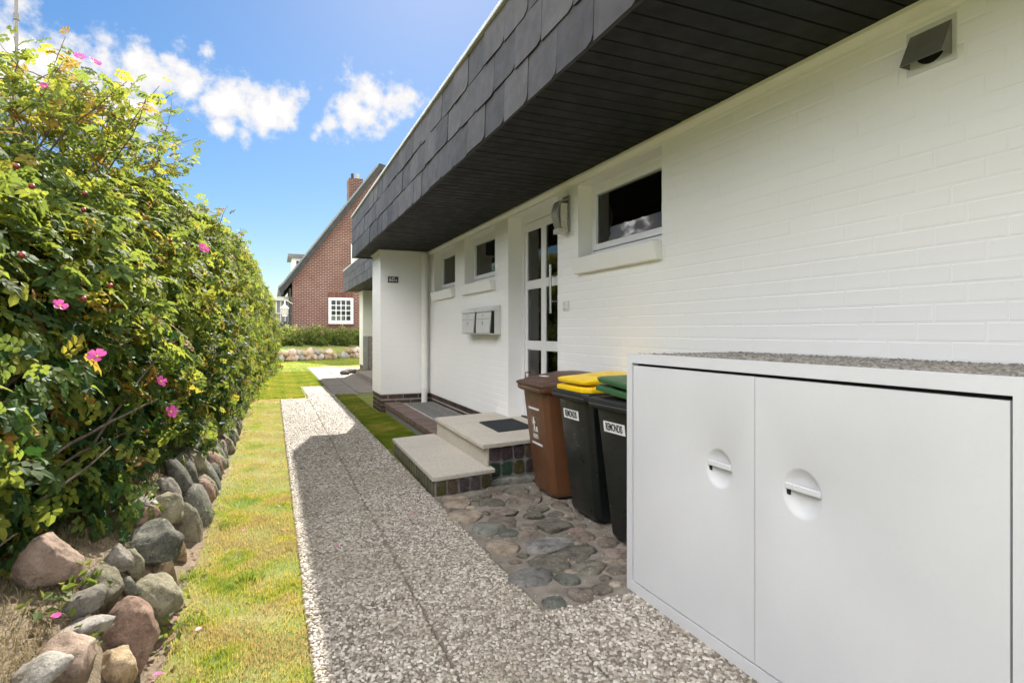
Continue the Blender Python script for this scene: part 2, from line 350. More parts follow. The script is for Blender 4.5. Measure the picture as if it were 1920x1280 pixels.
def petal_mat(name, col):
    g = G(name); c = g.mix(g.rng(g.noise(40, 3), .3, .7), sc3(col, .8), sc3(col, 1.15)); m = g.fin(c, .5)
    tr = g.n('ShaderNodeBsdfTranslucent', Color=(*col, 1)); ms = g.n('ShaderNodeMixShader', Fac=.35)
    g.l(g.p.outputs[0], ms.inputs[1]); g.l(tr.outputs[0], ms.inputs[2]); g.l(ms.outputs[0], g.o.inputs[0]); return m
M['petal'] = petal_mat('rose_petal', (.68, .10, .38)); M['stamen'] = plain('stamen', (.6, .42, .06), .7); M['hip'] = plain('rose_hip', (.17, .016, .012), .45)
g = G('red_brick_wall'); sp = g.n('ShaderNodeSeparateXYZ'); g.l(g.pos, sp.inputs[0]); cb = g.n('ShaderNodeCombineXYZ')
g.l(g.math('ADD', sp.outputs[0], sp.outputs[1]), cb.inputs[0]); g.l(sp.outputs[2], cb.inputs[1])
br = g.n('ShaderNodeTexBrick', Scale=1.0, offset=.5); g.l(cb.outputs[0], br.inputs['Vector'])
for k, v in (('Color1', (.085, .026, .019, 1)), ('Color2', (.140, .050, .035, 1)), ('Mortar', (.36, .28, .235, 1))): br.inputs[k].default_value = v
for k, v in (('Mortar Size', .014), ('Mortar Smooth', .25), ('Brick Width', .30), ('Row Height', .105), ('Bias', -.1)): br.inputs[k].default_value = v
c = g.mix(g.rng(g.noise(1.1, 5), .35, .65, 0, .35), br.outputs['Color'], (.10, .03, .022)); g.bump(g.math('SUBTRACT', 1., br.outputs['Fac']), .6, .02)
M['redbrick'] = g.fin(c, .8)
M['redbrick1'] = plain('red_brick_single', (.125, .046, .032), .8, var=.2, objvar=.3)
M['tileroof'] = plain('dark_roof_tiles', (.030, .030, .031), .75, var=.25, scale=3, bump=(8, .5, .05))
M['lead'] = plain('roof_flashing', (.16, .165, .17), .5, .3)
M['fence'] = plain('dark_stained_fence', (.025, .028, .027), .7, objvar=.25)
M['greycab'] = plain('grey_cabinet_paint', (.085, .09, .088), .5, var=.08, objvar=.02)
M['clay'] = plain('clay_pot', (.42, .38, .30), .8)
M['pole'] = plain('flagpole_paint', (.17, .16, .15), .5, var=.1)
def glass(name, refl=1.0, tint=(.85, .9, .88)):
    g = G(name); g.t.nodes.remove(g.p); fr = g.n('ShaderNodeFresnel', IOR=1.55)
    t = g.n('ShaderNodeBsdfTransparent', Color=(*tint, 1)); gl = g.n('ShaderNodeBsdfGlossy', Roughness=.005)
    ms = g.n('ShaderNodeMixShader'); g.l(g.math('MULTIPLY', fr.outputs[0], refl), ms.inputs[0]); g.l(t.outputs[0], ms.inputs[1]); g.l(gl.outputs[0], ms.inputs[2]); g.l(ms.outputs[0], g.o.inputs[0]); return g.m
M['glass'] = glass('window_glass', 1.05, (.7, .74, .72)); M['lampglass'] = plain('ribbed_lamp_glass', (.6, .58, .53), .15, var=.4, scale=120, bump=(160, .8, .004))
def plastic(name, col, rough=.42): return plain(name, col, rough, var=.08, scale=6, objvar=.02, bump=(140, .12, .001), dirt=(sc3(col, 1.45) if max(col) < .2 else sc3(col, .7), 7, .35))
M['p_brown'] = plastic('brown_plastic', (.115, .047, .019)); M['p_brownlid'] = plastic('faded_brown_plastic', (.085, .046, .032), .55)
M['p_black'] = plastic('anthracite_plastic', (.006, .0085, .008), .33); M['p_blackrim'] = plastic('black_rim_plastic', (.016, .017, .0175), .5)
M['p_yellow'] = plastic('yellow_plastic', (.86, .58, .010), .4); M['p_green'] = plastic('green_plastic', (.035, .105, .038), .42)
# ------------------------------------------------------------------ ground
WX = 2.45                                       # face of the painted wall
SOF = 2.65                                      # underside of the eaves
def sheet(name, mat, x0, x1, y0, y1, z, nx, ny, amp=0., **k):
    xs = np.linspace(x0, x1, nx+1); ys = np.linspace(y0, y1, ny+1); X, Y = np.meshgrid(xs, ys)
    Z = z + amp*(np.sin(X*1.7+Y*.9)+np.sin(Y*2.3-X*.7)+np.sin(X*4.1+Y*3.3)*.4)
    V = np.stack([X, Y, Z], -1).reshape(-1, 3); i = np.arange(ny)[:, None]*(nx+1)+np.arange(nx)[None]
    F = np.stack([i, i+1, i+nx+2, i+nx+1], -1).reshape(-1, 4)
    return obj(name, mesh_np(name, V, F, mat, True), None, **k)
sheet('ground', M['lawn'], -300, 300, -120, 480, -.016, 60, 60, kind='structure')
# bare soil along the foot of the stone wall
V = []; ysl = np.arange(.5, 16, .05)
for y in ysl:
    e_ = -.405+.06*mn.noise(Vector((y*1.9, 0, 0)))+.04*mn.noise(Vector((y*7, 3, 0)))+.02*mn.noise(Vector((y*23, 7, 0)))
    for t in (0, .5, 1): V.append((-.56+(e_+.56)*t, y, -.006-.006*t+.008*mn.noise(Vector((t*5, y*9, 2)))))
i = np.arange(len(ysl)-1)[:, None]*3+np.arange(2)[None]
obj('soil_strip', mesh_np('soil_strip', V, np.stack([i, i+1, i+4, i+3], -1).reshape(-1, 4), M['soil'], True), kind='structure')
# raised bank under the hedge
prof = [(-.40, -.06), (-.50, .02), (-.58, .17), (-.68, .32), (-.82, .375), (-1.1, .41), (-1.8, .45), (-3.2, .5), (-7, .5)]
ys = np.arange(-1.5, 23.01, .12); V = []
def foot(y): return float(np.interp(y, [-2, 12, 15, 19, 23], [0, 0, .10, .32, .5]))
for y in ys:
    for x, z in prof:
        q = .02*mn.noise(Vector((x*5, y*5, 0)))+.012*mn.noise(Vector((x*17, y*17, 3)))
        V.append((x+foot(y), y, z+q))
n = len(prof); i = np.arange(len(ys)-1)[:, None]*n+np.arange(n-1)[None]
obj('bank', mesh_np('bank', V, np.stack([i, i+n, i+n+1, i+1], -1).reshape(-1, 4), M['bank'], True), kind='structure')

# ------------------------------------------------------------------ path of exposed-aggregate slabs
path = empty('path', (0.6, 1, 0), kind='structure')
slabs = []
def bev_box_mesh(name, sx, sy, sz, mat, bv):
    b = MB().box((-sx/2, -sy/2, -sz), (sx/2, sy/2, 0)); bmesh.ops.recalc_face_normals(b.bm, faces=b.bm.faces)
    bmesh.ops.bevel(b.bm, geom=list(b.bm.edges), offset=bv, segments=1, affect='EDGES')
    me = bpy.data.meshes.new(name); b.bm.to_mesh(me); b.bm.free(); me.materials.append(mat); return me
PX = [(.145, .6545), (.6605, 1.185)]; PITCH = .76
mA = bev_box_mesh('slab', PX[0][1]-PX[0][0], PITCH-.008, .06, M['slabbase'], .003); mB = bev_box_mesh('slab', PX[1][1]-PX[1][0], PITCH-.008, .06, M['slabbase'], .003)
mAf = mA.copy(); mBf = mB.copy()
for m in (mAf, mBf): m.materials.clear(); m.materials.append(M['agg_far'])
NEAR_END = 12.6
for c_, (x0, x1) in enumerate(PX):
    for k in range(20):
        y = .55 + k*PITCH + (.31 if c_ else 0)
        if y+PITCH > (12.3 if c_ == 0 else 14.7): break
        far = y > NEAR_END
        o = obj('slab', (mAf, mBf)[c_] if far else (mA, mB)[c_], path, ((x0+x1)/2, y+PITCH/2, random.uniform(-.003, .002)))
        o.rotation_euler = (random.uniform(-.003, .003), random.uniform(-.003, .003), random.uniform(-.003, .003))
        if not far: slabs.append((x0, x1, y+.004, y+PITCH-.004))
mF = bev_box_mesh('slab', .51, .75, .06, M['agg_far'], .003)
for (x, y0, nn_) in ((1.455, 12.4, 13), (1.98, 12.75, 13), (2.50, 13.6, 11), (1.16, 0, 0)):
    for k in range(nn_):
        o = obj('slab', mF, path, (x, y0+k*.76+.375, random.uniform(-.004, .003)))
MB().box((.64, .4, -.05), (.675, 12.4, -.005)).build('joint_fill', M['soil'], path)
# loose-looking apron of pebbles before the cabinet, and the bed of the cobbled strip
ap = MB().box((1.195, -.4, -.06), (1.80, 2.42, -.004)).build('apron', M['slabbase'], path)
cob = empty('cobbled_strip', (1.8, 3.4, 0), kind='structure')
V = []; xs = np.linspace(1.19, 2.47, 40); ys = np.linspace(2.38, 4.62, 70)
for y in ys:
    for x in xs: V.append((x, y, -.004+.012*mn.noise(Vector((x*6, y*6, 1)))+.006*mn.noise(Vector((x*25, y*25, 4)))))
i = np.arange(69)[:, None]*40+np.arange(39)[None]
obj('cement_bed', mesh_np('cement_bed', V, np.stack([i, i+1, i+41, i+40], -1).reshape(-1, 4), M['cementsand'], True), cob)
# pebbles set in the slabs: thousands, one mesh
def pebbles(name, regions, sx, sy, size, hgt, mat, parent, z=0., jit=.42, clip=None, dens=1.):
    P = []
    for x0, x1, y0, y1 in regions:
        nx = max(1, int((x1-x0)/sx)); ny = max(1, int((y1-y0)/sy))
        gx, gy = np.meshgrid((np.arange(nx)+.5)/nx, (np.arange(ny)+.5)/ny); gx = gx+((np.arange(ny)%2)*.5/nx)[:, None]
        q = np.stack([x0+gx.ravel()*(x1-x0)+rng.uniform(-jit, jit, gx.size)*sx, y0+gy.ravel()*(y1-y0)+rng.uniform(-jit, jit, gx.size)*sy], -1)
        q = q[(q[:, 0] > x0+.004) & (q[:, 0] < x1-.004) & (q[:, 1] > y0+.004) & (q[:, 1] < y1-.004)]; P.append(q)
    P = np.concatenate(P)
    if dens < 1: P = P[rng.random(len(P)) < dens]
    if clip is not None: P = P[clip(P)]
    n = len(P); a = rng.uniform(0, 2*math.pi, n); r1 = size*rng.uniform(.62, 1.35, n); r2 = r1*rng.uniform(.5, .85, n); hh = hgt*rng.uniform(.5, 1.25, n)
    k = np.arange(6)*math.pi/3; T = []
    for s_, zz in ((1., -.3), (.86, .55), (0, 1.)):
        if s_ == 0: T.append(np.array([[0, 0, 1.]]))
        else: T.append(np.stack([np.cos(k)*s_, np.sin(k)*s_, np.full(6, zz)], -1))
    T = np.concatenate(T); F = []
    for j in range(6): q = (j+1)%6; F += [(j, q, 6+q), (j, 6+q, 6+j), (6+j, 6+q, 12)]
    F = np.array(F); lx = T[None, :, 0]*r1[:, None]*rng.uniform(.85, 1.15, (n, 13)); ly = T[None, :, 1]*r2[:, None]*rng.uniform(.85, 1.15, (n, 13))
    tilt = rng.uniform(-.25, .25, (n, 2))
    V = np.stack([P[:, :1]+lx*np.cos(a)[:, None]-ly*np.sin(a)[:, None], P[:, 1:]+lx*np.sin(a)[:, None]+ly*np.cos(a)[:, None],
                  z+T[None, :, 2]*hh[:, None]+lx*tilt[:, :1]*.5+ly*tilt[:, 1:]*.5], -1).reshape(-1, 3)
    FF = (F[None]+(np.arange(n)*13)[:, None, None]).reshape(-1, 3)
    return obj(name, mesh_np(name, V, FF, mat, True), parent, kind='stuff')
nearslabs = [s_ for s_ in slabs if s_[2] < 5.2]; midslabs = [s_ for s_ in slabs if 5.2 <= s_[2] < 9.4]; farslabs = [s_ for s_ in slabs if s_[2] >= 9.4]
pebbles('pebbles', nearslabs, .0138, .0132, .0102, .0066, M['pebble'], path)
pebbles('pebbles', midslabs, .019, .019, .0142, .008, M['pebble'], path)
pebbles('pebbles', farslabs, .026, .028, .020, .008, M['pebble'], path)
pebbles('pebbles', [(1.19, 1.70, .5, 2.46)], .0142, .0138, .0108, .008, M['pebble'], path, z=-.004)
pebbles('grit', [(1.2, 2.4, 2.3, 4.5)], .03, .03, .0045, .004, M['pebble'], cob, z=-.002, dens=.22)

# ------------------------------------------------------------------ stones
ICO = {}
def boulder_mesh(name, r, seed, mat, sub=3, cuts=6, rough=.2, flat=None):
    b = bmesh.new(); bmesh.ops.create_icosphere(b, subdivisions=sub, radius=1)
    rr = random.Random(seed); off = Vector((rr.uniform(-50, 50), rr.uniform(-50, 50), rr.uniform(-50, 50)))
    pl = []
    for _ in range(cuts):
        d = Vector((rr.gauss(0, 1), rr.gauss(0, 1), rr.gauss(0, 1))).normalized(); pl.append((d, rr.uniform(.56, .86)))
    for v in b.verts:
        p = v.co.copy(); p *= 1+rough*mn.noise(p*1.1+off)*1.6
        for d, k in pl:
            e = p.dot(d)-k
            if e > 0: p -= d*e*.88
        p *= 1+.09*mn.noise(p*2.9+off)+.045*mn.noise(p*6.5+off)+.022*mn.noise(p*14+off)
        if flat is not None and p.z > flat: p.z = flat+(p.z-flat)*.25
        v.co = Vector((p.x*r[0], p.y*r[1], p.z*r[2]))*1.10
    me = bpy.data.meshes.new(name); b.to_mesh(me); b.free(); me.materials.append(mat)
    for p in me.polygons: p.use_smooth = True
    return me
wall_s = empty('dry_stone_wall', (-.55, 3, 0), label='low dry stone wall of rounded field boulders below the rose hedge', cat='stone wall')
near_st = [(-0.635,2.109,0.308,0.082,0.039,'pale'),(-0.612,2.249,0.25,0.097,0.085,'pink'),(-0.515,2.467,0.109,0.079,0.069,'tan'),(-0.524,2.644,0.124,0.112,0.124,'red'),(-0.611,2.45,0.269,0.086,0.053,'pale'),(-0.644,2.563,0.324,0.071,0.059,'grey'),(-0.621,2.772,0.285,0.086,0.09,'olive'),(-0.503,3.045,0.089,0.107,0.126,'olive'),(-0.634,3.016,0.306,0.061,0.071,'grey'),(-0.595,3.14,0.242,0.049,0.082,'olive'),(-0.576,3.44,0.209,0.137,0.118,'dark'),(-0.498,3.396,0.08,0.063,0.098,'tan'),(-0.64,3.603,0.316,0.088,0.068,'red'),(-0.659,3.784,0.348,0.09,0.036,'pale'),(-0.595,4.058,0.242,0.104,0.104,'olive'),(-0.497,4.167,0.078,0.085,0.156,'olive'),(-0.623,4.31,0.288,0.076,0.083,'grey'),(-0.557,4.671,0.178,0.064,0.091,'olive'),(-0.628,4.711,0.297,0.061,0.065,'grey'),(-0.565,4.916,0.192,0.052,0.068,'grey'),(-0.493,3.776,0.072,0.037,0.092,'tan'),(-0.573,2.939,0.205,0.035,0.051,'dark'),
  (-.50,2.28,.05,.075,.07,'red'),(-.60,1.95,.2,.1,.09,'grey'),(-.52,1.75,.12,.1,.1,'olive'),(-.62,1.6,.28,.09,.07,'tan')]
for k, (x, y, z, rx, ry, col) in enumerate(near_st):
    me = boulder_mesh('boulder', (rx*.9, rx*1.05, ry), 40+k, M['rk_'+col], 4)
    o = obj('boulder', me, wall_s, (x, y, z)); o.rotation_euler = (random.uniform(-.15, .15), -.35, random.uniform(-.5, .5))
y = 4.55; k = 0; far_mats = ['olive', 'red', 'grey', 'olive', 'red', 'dark', 'pink', 'dark']
far_meshes = [boulder_mesh('boulder', (1, 1, 1), 200+q, M['rk_'+far_mats[q]], 2) for q in range(8)]
while y < 21.5:
    for row in range(2):
        k += 1; me = far_meshes[(k*5+row*3) % 8]; r = random.uniform(.09, .14)*(1.0 if row == 0 else .85)
        o = obj('boulder', me, wall_s, ((-.49 if row == 0 else -.60)+foot(y)+random.uniform(-.02, .02), y+row*.1+random.uniform(-.03, .03), .08 if row == 0 else .27))
        o.scale = (r*.75, r*random.uniform(.9, 1.2), r*random.uniform(1.0, 1.5)); o.rotation_euler = (random.uniform(-.3, .3), -.3, random.uniform(-.3, .3))
    y += random.uniform(.19, .25)
o = obj('boulder', boulder_mesh('boulder', (.098, .085, .115), 911, M['rk_pink'], 4, 9, .1), None, (-.785, 2.72, .43), label='pale pink pointed boulder lying on the dry grass above the stone wall', cat='boulder')
o.rotation_euler = (.15, .1, .5)
cobs = [(1.343,4.291,0.118,0.152,'d'),(1.532,4.378,0.108,0.134,'b'),(1.695,4.43,0.066,0.109,'a'),(1.871,4.402,0.096,0.122,'b'),(1.284,3.934,0.109,0.135,'d'),(1.542,4.144,0.103,0.107,'b'),(1.328,3.637,0.096,0.122,'e'),(1.421,3.489,0.058,0.06,'e'),(1.304,3.273,0.093,0.144,'d'),(1.47,3.673,0.098,0.135,'a'),(1.837,4.146,0.14,0.14,'a'),(1.581,3.918,0.098,0.117,'a'),(1.806,3.87,0.086,0.068,'b'),(1.731,3.739,0.07,0.058,'b'),(1.886,3.704,0.055,0.057,'b'),(1.589,3.528,0.06,0.051,'a'),(1.756,3.496,0.121,0.127,'b'),(1.543,3.386,0.081,0.083,'a'),(1.565,3.212,0.155,0.119,'c'),(1.859,3.342,0.053,0.047,'f'),(1.874,3.231,0.063,0.062,'f'),(1.694,3.035,0.118,0.091,'b'),(1.444,2.942,0.106,0.1,'b'),(1.653,2.802,0.1,0.086,'b'),(1.294,2.827,0.12,0.113,'c'),(1.442,2.706,0.066,0.085,'e'),(1.431,2.546,0.067,0.076,'a'),(1.267,2.503,0.056,0.055,'e'),(1.923,3.078,0.072,0.057,'a'),(1.88,2.914,0.063,0.062,'f'),(1.553,2.537,0.055,0.054,'a'),(1.741,2.715,0.044,0.072,'a'),(2.005,3.903,0.068,0.078,'a')]
for k, (x, y, rx, ry, col) in enumerate(cobs):
    o = obj('cobble', boulder_mesh('cobble', (rx*1.06, ry*1.0, .040), 500+k, M['cob_'+col], 3, 4, .14, .55), cob, (x, y, -.008)); o.rotation_euler = (0, 0, random.uniform(-.12, .12))

for k in range(190):
    x, y = random.uniform(1.23, 2.1), random.uniform(2.45, 4.5)
    if any(((x-c[0])/(c[2]+.03))**2+((y-c[1])/(c[3]+.03))**2 < 1 for c in cobs): continue
    cobs.append((x, y, .045, .05, 'a')); o = obj('cobble', boulder_mesh('cobble', (random.uniform(.03, .05), random.uniform(.03, .055), .03), 700+k, M['cob_'+random.choice('aabd')], 2, 4, .14, .55), cob, (x, y, -.01))

# ------------------------------------------------------------------ the white house
house = empty('white_house', (4, 5, 0), label='white painted brick bungalow with black slate eaves over the path', cat='house')
Y0, Y1 = -1.6, 9.5
openings = [(3.23, 4.39, 1.94, 2.585), (4.78, 5.99, .36, 2.59), (6.41, 7.58, 1.945, 2.585), (8.03, 9.19, 1.945, 2.585)]
BK = WX+.0019                                   # mortar plane just behind the brick faces
b = MB(); yc = Y0
for (a, e, z0, z1) in openings:
    b.box((BK, yc, .29), (2.64, a, 2.68)); b.box((BK, a, .29), (2.64, e, z0)) if z0 > .4 else None
    b.box((BK, a, z1), (2.64, e, 2.68)); yc = e
b.box((BK, yc, .29), (2.64, Y1+.8, 2.68)); b.build('wall', M['wall'], house)
MB().box((2.64, Y0, -.1), (5.5, Y0+.1, 2.68)).box((5.4, Y0, -.1), (5.5, 10.3, 2.68)).box((2.64, 10.2, -.1), (5.5, 10.3, 2.68)).box((2.66, Y0, .3), (5.4, 10.2, .34)).build('interior', M['room'], house)
# bricks of the painted wall
full = {}
def brick_mesh(l, h, d, bv, mat, seed=0):
    key = (round(l, 3), round(h, 3), round(d, 3), mat.name, seed)
    if key not in full:
        bm = MB().box((0, 0, 0), (d, l, h)).bm; bmesh.ops.recalc_face_normals(bm, faces=bm.faces)
        ed = [e for e in bm.edges if all(v.co.x < d*.5 for v in e.verts)]
        bmesh.ops.bevel(bm, geom=ed, offset=bv, segments=1, affect='EDGES')
        for v in bm.verts:
            q = Vector((v.co.y*9+seed*7, v.co.z*23, seed*3)); v.co.y += .003*mn.noise(q); v.co.z += .0022*mn.noise(q+Vector((5, 5, 5)))
        me = bpy.data.meshes.new('brick'); bm.to_mesh(me); bm.free(); me.materials.append(mat); full[key] = me
    return full[key]
CH, BL, JT = .0766, .252, .009
segs = []
nz_ = int((SOF-.02-.285)/CH)+1
for r_ in range(nz_):
    z = .287+r_*CH; z2 = min(z+CH-JT, SOF-.002)
    if z2-z < .02: continue
    cuts = [(a, e) for a, e, c0, c1 in openings if z2 > c0+.012 and z < c1-.012]
    spans = []; yc = Y0
    for a, e in sorted(cuts): spans.append((yc, a)); yc = e
    spans.append((yc, Y1))
    st = Y0+(0, .131, .063, .197)[r_ % 4]-BL
    while st < Y1:
        for a, e in spans:
            p, q = max(st, a), min(st+BL-JT, e)
            if q-p > .025: segs.append((p, q, z, z2))
        st += BL
def px_w(sg):
    y, z = (sg[0]+sg[1])/2, (sg[2]+sg[3])/2; dep = WX*math.sin(YAW)+y*math.cos(YAW)
    if dep < .6: return -1
    u = 1080*(WX*math.cos(YAW)-y*math.sin(YAW))/dep; v = 19-1080*(z-CAMH)/dep+0
    if abs(u) > 985 or v < -660 or v > 660 or (y < 2.5 and z < 1.15): return -1
    return (sg[1]-sg[0])/dep**2
segs.sort(key=px_w, reverse=True)
V = []; F = []
for k, (p, q, z, z2) in enumerate(segs):
    pr = random.uniform(-.0003, .0006); me = brick_mesh(q-p, z2-z, .006, .0016, M['wall'], k % 5 if q-p > .2 else 0)
    if k < 300:
        o = obj('brick', me, house, (WX+pr, p, z)); o.rotation_euler = (random.gauss(0, .004), 0, random.gauss(0, .004))
    else:
        co = np.array([v.co for v in me.vertices])+np.array([WX+pr, p, z]); base = len(V); V += co.tolist()
        for pl in me.polygons:
            vi = list(pl.vertices)
            for t in range(1, len(vi)-1): F.append((base+vi[0], base+vi[t], base+vi[t+1]))
obj('bricks', mesh_np('bricks', V, F, M['wall']), house, kind='stuff')
# pillar at the far end of the front
PXA, PYA, PYB = 1.63, 9.5, 10.3
pil = MB().box((PXA+.0022, PYA+.0022, .287), (2.46, PYB, SOF+.02)).build('pillar', M['wall'], house)
for r_ in range(31):
    z = .29+r_*CH; z2 = min(z+CH-JT, SOF-.003)
    x = PXA-(.126 if r_ % 2 else 0)
    while x < 2.44:
        p, q = max(x, PXA), min(x+BL-JT, 2.449)
        if q-p > .03:
            o = obj('brick', brick_mesh(q-p, z2-z, .008, .0016, M['wall'], 1), pil, (q, PYA+random.uniform(-.001, .001), z)); o.rotation_euler = (0, 0, math.pi/2)
        x += BL
    for yy in (PYA+.003, PYA+.003+.4) if r_ % 2 else (PYA+.003-.2, PYA+.203, PYA+.603):
        p, q = max(yy, PYA+.003), min(yy+.39, PYB)
        if q-p > .03: obj('brick', brick_mesh(q-p, z2-z, .008, .0016, M['wall'], 2), pil, (PXA+random.uniform(-.001, .001), p, z))
# clinker plinth under the painted brickwork
plinth = MB().box((PXA+.022, PYA+.022, -.06), (2.48, PYB, .285)).box((2.472, 6.3, -.06), (2.64, PYA+.1, .285)).box((2.472, Y0, -.06), (2.64, 6.3, .287)).build('plinth', M['mortar'], house)
def plinth_run(side, a, e, zs):
    for k, z in enumerate(zs):
        st = a-(0, .125)[k % 2]
        while st < e:
            p, q = max(st, a), min(st+.238, e)
            if q-p > .03:
                me = brick_mesh(q-p, .060, .02, .003, M['brick_dark'], k+3)
                if side == 'y': o = obj('brick', me, plinth, (q, PYA+.012, z)); o.rotation_euler = (0, 0, math.pi/2)
                elif side == 'x': obj('brick', me, plinth, (PXA+.012, p, z))
                else: obj('brick', me, plinth, (2.463, p, z))
            st += .25
plinth_run('y', PXA+.013, 2.462, [-.02, .053, .126, .212]); plinth_run('x', PYA+.013, PYB, [-.02, .053, .126, .212]); plinth_run('w', 6.3, PYA, [.053, .126, .212])
# windows: frame, sash, pane, sill
def window(a, e, z0, z1, frost=False):
    w_ = MB()
    def ring(x0, x1, ya, yb, za, zb, t, tb):
        w_.box((x0, ya, za), (x1, ya+t, zb)).box((x0, yb-t, za), (x1, yb, zb)).box((x0, ya+t, za), (x1, yb-t, za+tb)).box((x0, ya+t, zb-t), (x1, yb-t, zb))
    ring(2.585, 2.655, a-.01, e+.01, z0-.01, z1+.012, .05, .085)
    fr = w_.build('window', M['white'], house, .003)
    w_ = MB(); ring(2.572, 2.64, a+.036, e-.036, z0+.076, z1-.04, .052, .052)
    w_.build('sash', M['white'], fr, .004)
    MB().box((2.606, a+.08, z0+.12), (2.612, e-.08, z1-.08)).build('pane', M['glass'], fr)
    MB().box((2.600, a+.086, z0+.126), (2.604, a+.092, z1-.09)).box((2.600, e-.094, z0+.126), (2.604, e-.088, z1-.09)).box((2.600, a+.092, z0+.126), (2.604, e-.094, z0+.132)).build('gasket', M['gasket'], fr)
    MB().box((2.5835, a+.0345, z0+.07), (2.5845, a+.0385, z1-.036)).box((2.5835, e-.0405, z0+.07), (2.5845, e-.0345, z1-.036)).box((2.5835, a+.0385, z0+.071), (2.5845, e-.0405, z0+.075)).box((2.5835, a+.0385, z1-.0395), (2.5845, e-.0405, z1-.0365)).build('seam', M['gasket'], fr)
    MB().box((2.585-.006, e-.09, z0+.03), (2.584, e-.075, z0+.045)).build('drain_cap', M['trim'], fr)
    s_ = MB().ext([(2.37, z0-.002), (2.405, z0-.13), (2.60, z0-.13), (2.60, z0+.012)], 'y', a, e)
    s_.build('sill', M['wall'], fr, .006)
    if frost: MB().box((2.68, a, z0), (2.70, e, z1)).build('blind', M['curtain'], fr)
    else:
        c_ = MB(); n_ = 8
        for q in range(n_): c_.box((2.74+.03*(q % 2), e-.02-q*.035-.04, z0-.2), (2.76+.03*(q % 2), e-.02-q*.035, z1))
        c_.build('curtain', M['curtain'], fr)
window(*openings[0]); window(*openings[2], True); window(*openings[3], True)
# door
a, e, z0, z1 = openings[1]
d_ = MB().box((2.615, a-.01, z0), (2.66, a+.07, z1+.01)).box((2.615, e-.06, z0), (2.66, e+.01, z1+.01)).box((2.615, a+.07, z1-.075), (2.66, e-.06, z1+.01)).build('door_frame', M['white'], house, .003)
cols = [(a+.07, 5.12), (5.41, 5.54), (5.85, e-.06)]
b = MB(); DX = (2.628, 2.685); za, zb = z0+.015, z1-.08
for p, q in ((a+.075, 5.085), (5.405, 5.505), (5.865, e-.065)): b.box((DX[0], p, za), (DX[1], q, zb))
for p, q in ((5.085, 5.405), (5.505, 5.865)):
    for u, v in ((za, .56), (1.125, 1.21), (1.79, 1.87), (2.43, zb)): b.box((DX[0], p, u), (DX[1], q, v))
door = b.build('door', M['white'], house)
for p, q in ((5.085, 5.405), (5.505, 5.865)):
    for u, v in ((.56, 1.125), (1.21, 1.79), (1.87, 2.43)):
        MB().box((2.640, p, u), (2.646, q, v)).build('pane', M['glass'], door)
        MB().box((2.633, p, u), (2.639, p+.006, v)).box((2.633, q-.006, u), (2.639, q, v)).box((2.633, p+.006, u), (2.639, q-.006, u+.008)).box((2.633, p+.006, v-.008), (2.639, q-.006, v)).build('glazing_bead', M['white'], door)
hd = MB().tube([(2.568, 5.165, 1.50), (2.568, 5.165, 1.985)], .014, 14)
for z in (1.62, 1.87): hd.tube([(2.57, 5.165, z), (2.635, 5.165, z)], .008, 8)
hd.build('door_handle', M['steel'], door, smooth=True)
MB().box((2.60, a+.02, z0), (2.66, e-.02, z0+.014)).build('threshold', M['gasket'], d_)
# eaves: boards underneath, slates on the front, metal edge above
FX, FB, FT, YE = 1.335, 2.63, 3.36, 10.68
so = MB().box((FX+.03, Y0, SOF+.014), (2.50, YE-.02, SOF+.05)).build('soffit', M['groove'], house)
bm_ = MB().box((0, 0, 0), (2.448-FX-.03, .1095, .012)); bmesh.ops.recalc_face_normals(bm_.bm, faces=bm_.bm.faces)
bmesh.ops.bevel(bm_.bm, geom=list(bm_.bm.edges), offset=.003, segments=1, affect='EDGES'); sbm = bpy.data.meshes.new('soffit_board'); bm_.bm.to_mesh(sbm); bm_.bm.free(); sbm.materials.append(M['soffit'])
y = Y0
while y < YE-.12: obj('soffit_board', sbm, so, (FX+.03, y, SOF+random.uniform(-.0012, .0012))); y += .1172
MB().ext([(2.448, SOF+.001), (2.405, SOF+.001), (2.405, SOF-.018), (2.418, SOF-.034), (2.432, SOF-.042), (2.448, SOF-.048)], 'y', Y0, 9.497).build('cove_trim', M['trim'], house, smooth=True)
MB().ext([(2.44, PYA-.002), (2.44, PYA-.03), (1.60, PYA-.03), (1.60, PYB), (PXA-.002, PYB), (PXA-.002, PYA-.002)], 'z', SOF-.025, SOF-.001).build('pillar_trim', M['trim'], house)
fas = MB().box((FX+.012, Y0, FB+.004), (FX+.03, YE-.004, FT-.01)).box((FX+.012, YE-.03, FB+.004), (9, YE-.008, FT-.01)).build('fascia', M['slate'], house)
def slate_mesh(wd, hg, name='slate'):
    cut = .055; P = [(cut*1.0, 0), (wd-.004, 0), (wd-.004, hg), (0, hg), (0, cut*.8), (cut*.25, cut*.28)]
    b = MB().ext([(u, v) for u, v in P], 'x', -.008, 0); bmesh.ops.recalc_face_normals(b.bm, faces=b.bm.faces)
    me = bpy.data.meshes.new(name); b.bm.to_mesh(me); b.bm.free(); me.materials.append(M['slate']); return me
SW = .356; rows = [(FB-.012, .30), (FB+.235, .30), (FB+.485, .25)]; sm = [slate_mesh(SW, hg) for _, hg in rows]
def slate_row(parent, fx, ya, yb, rws, meshes, wd, phase=0):
    for r_, (z, hg) in enumerate(rws):
        y = ya-(wd*.5 if r_ % 2 else 0)-wd*.2+phase
        while y < yb-.02:
            if y+wd <= yb+.005: o = obj('slate', meshes[r_], parent, (fx+random.uniform(-.003, .002), y, z+random.uniform(-.006, .006)))
            else: o = obj('slate', meshes[r_], parent, (fx, y, z)); o.scale.y = (yb-y)/wd
            o.rotation_euler = (random.gauss(0, .006), .035, random.gauss(.006, .010)); y += wd
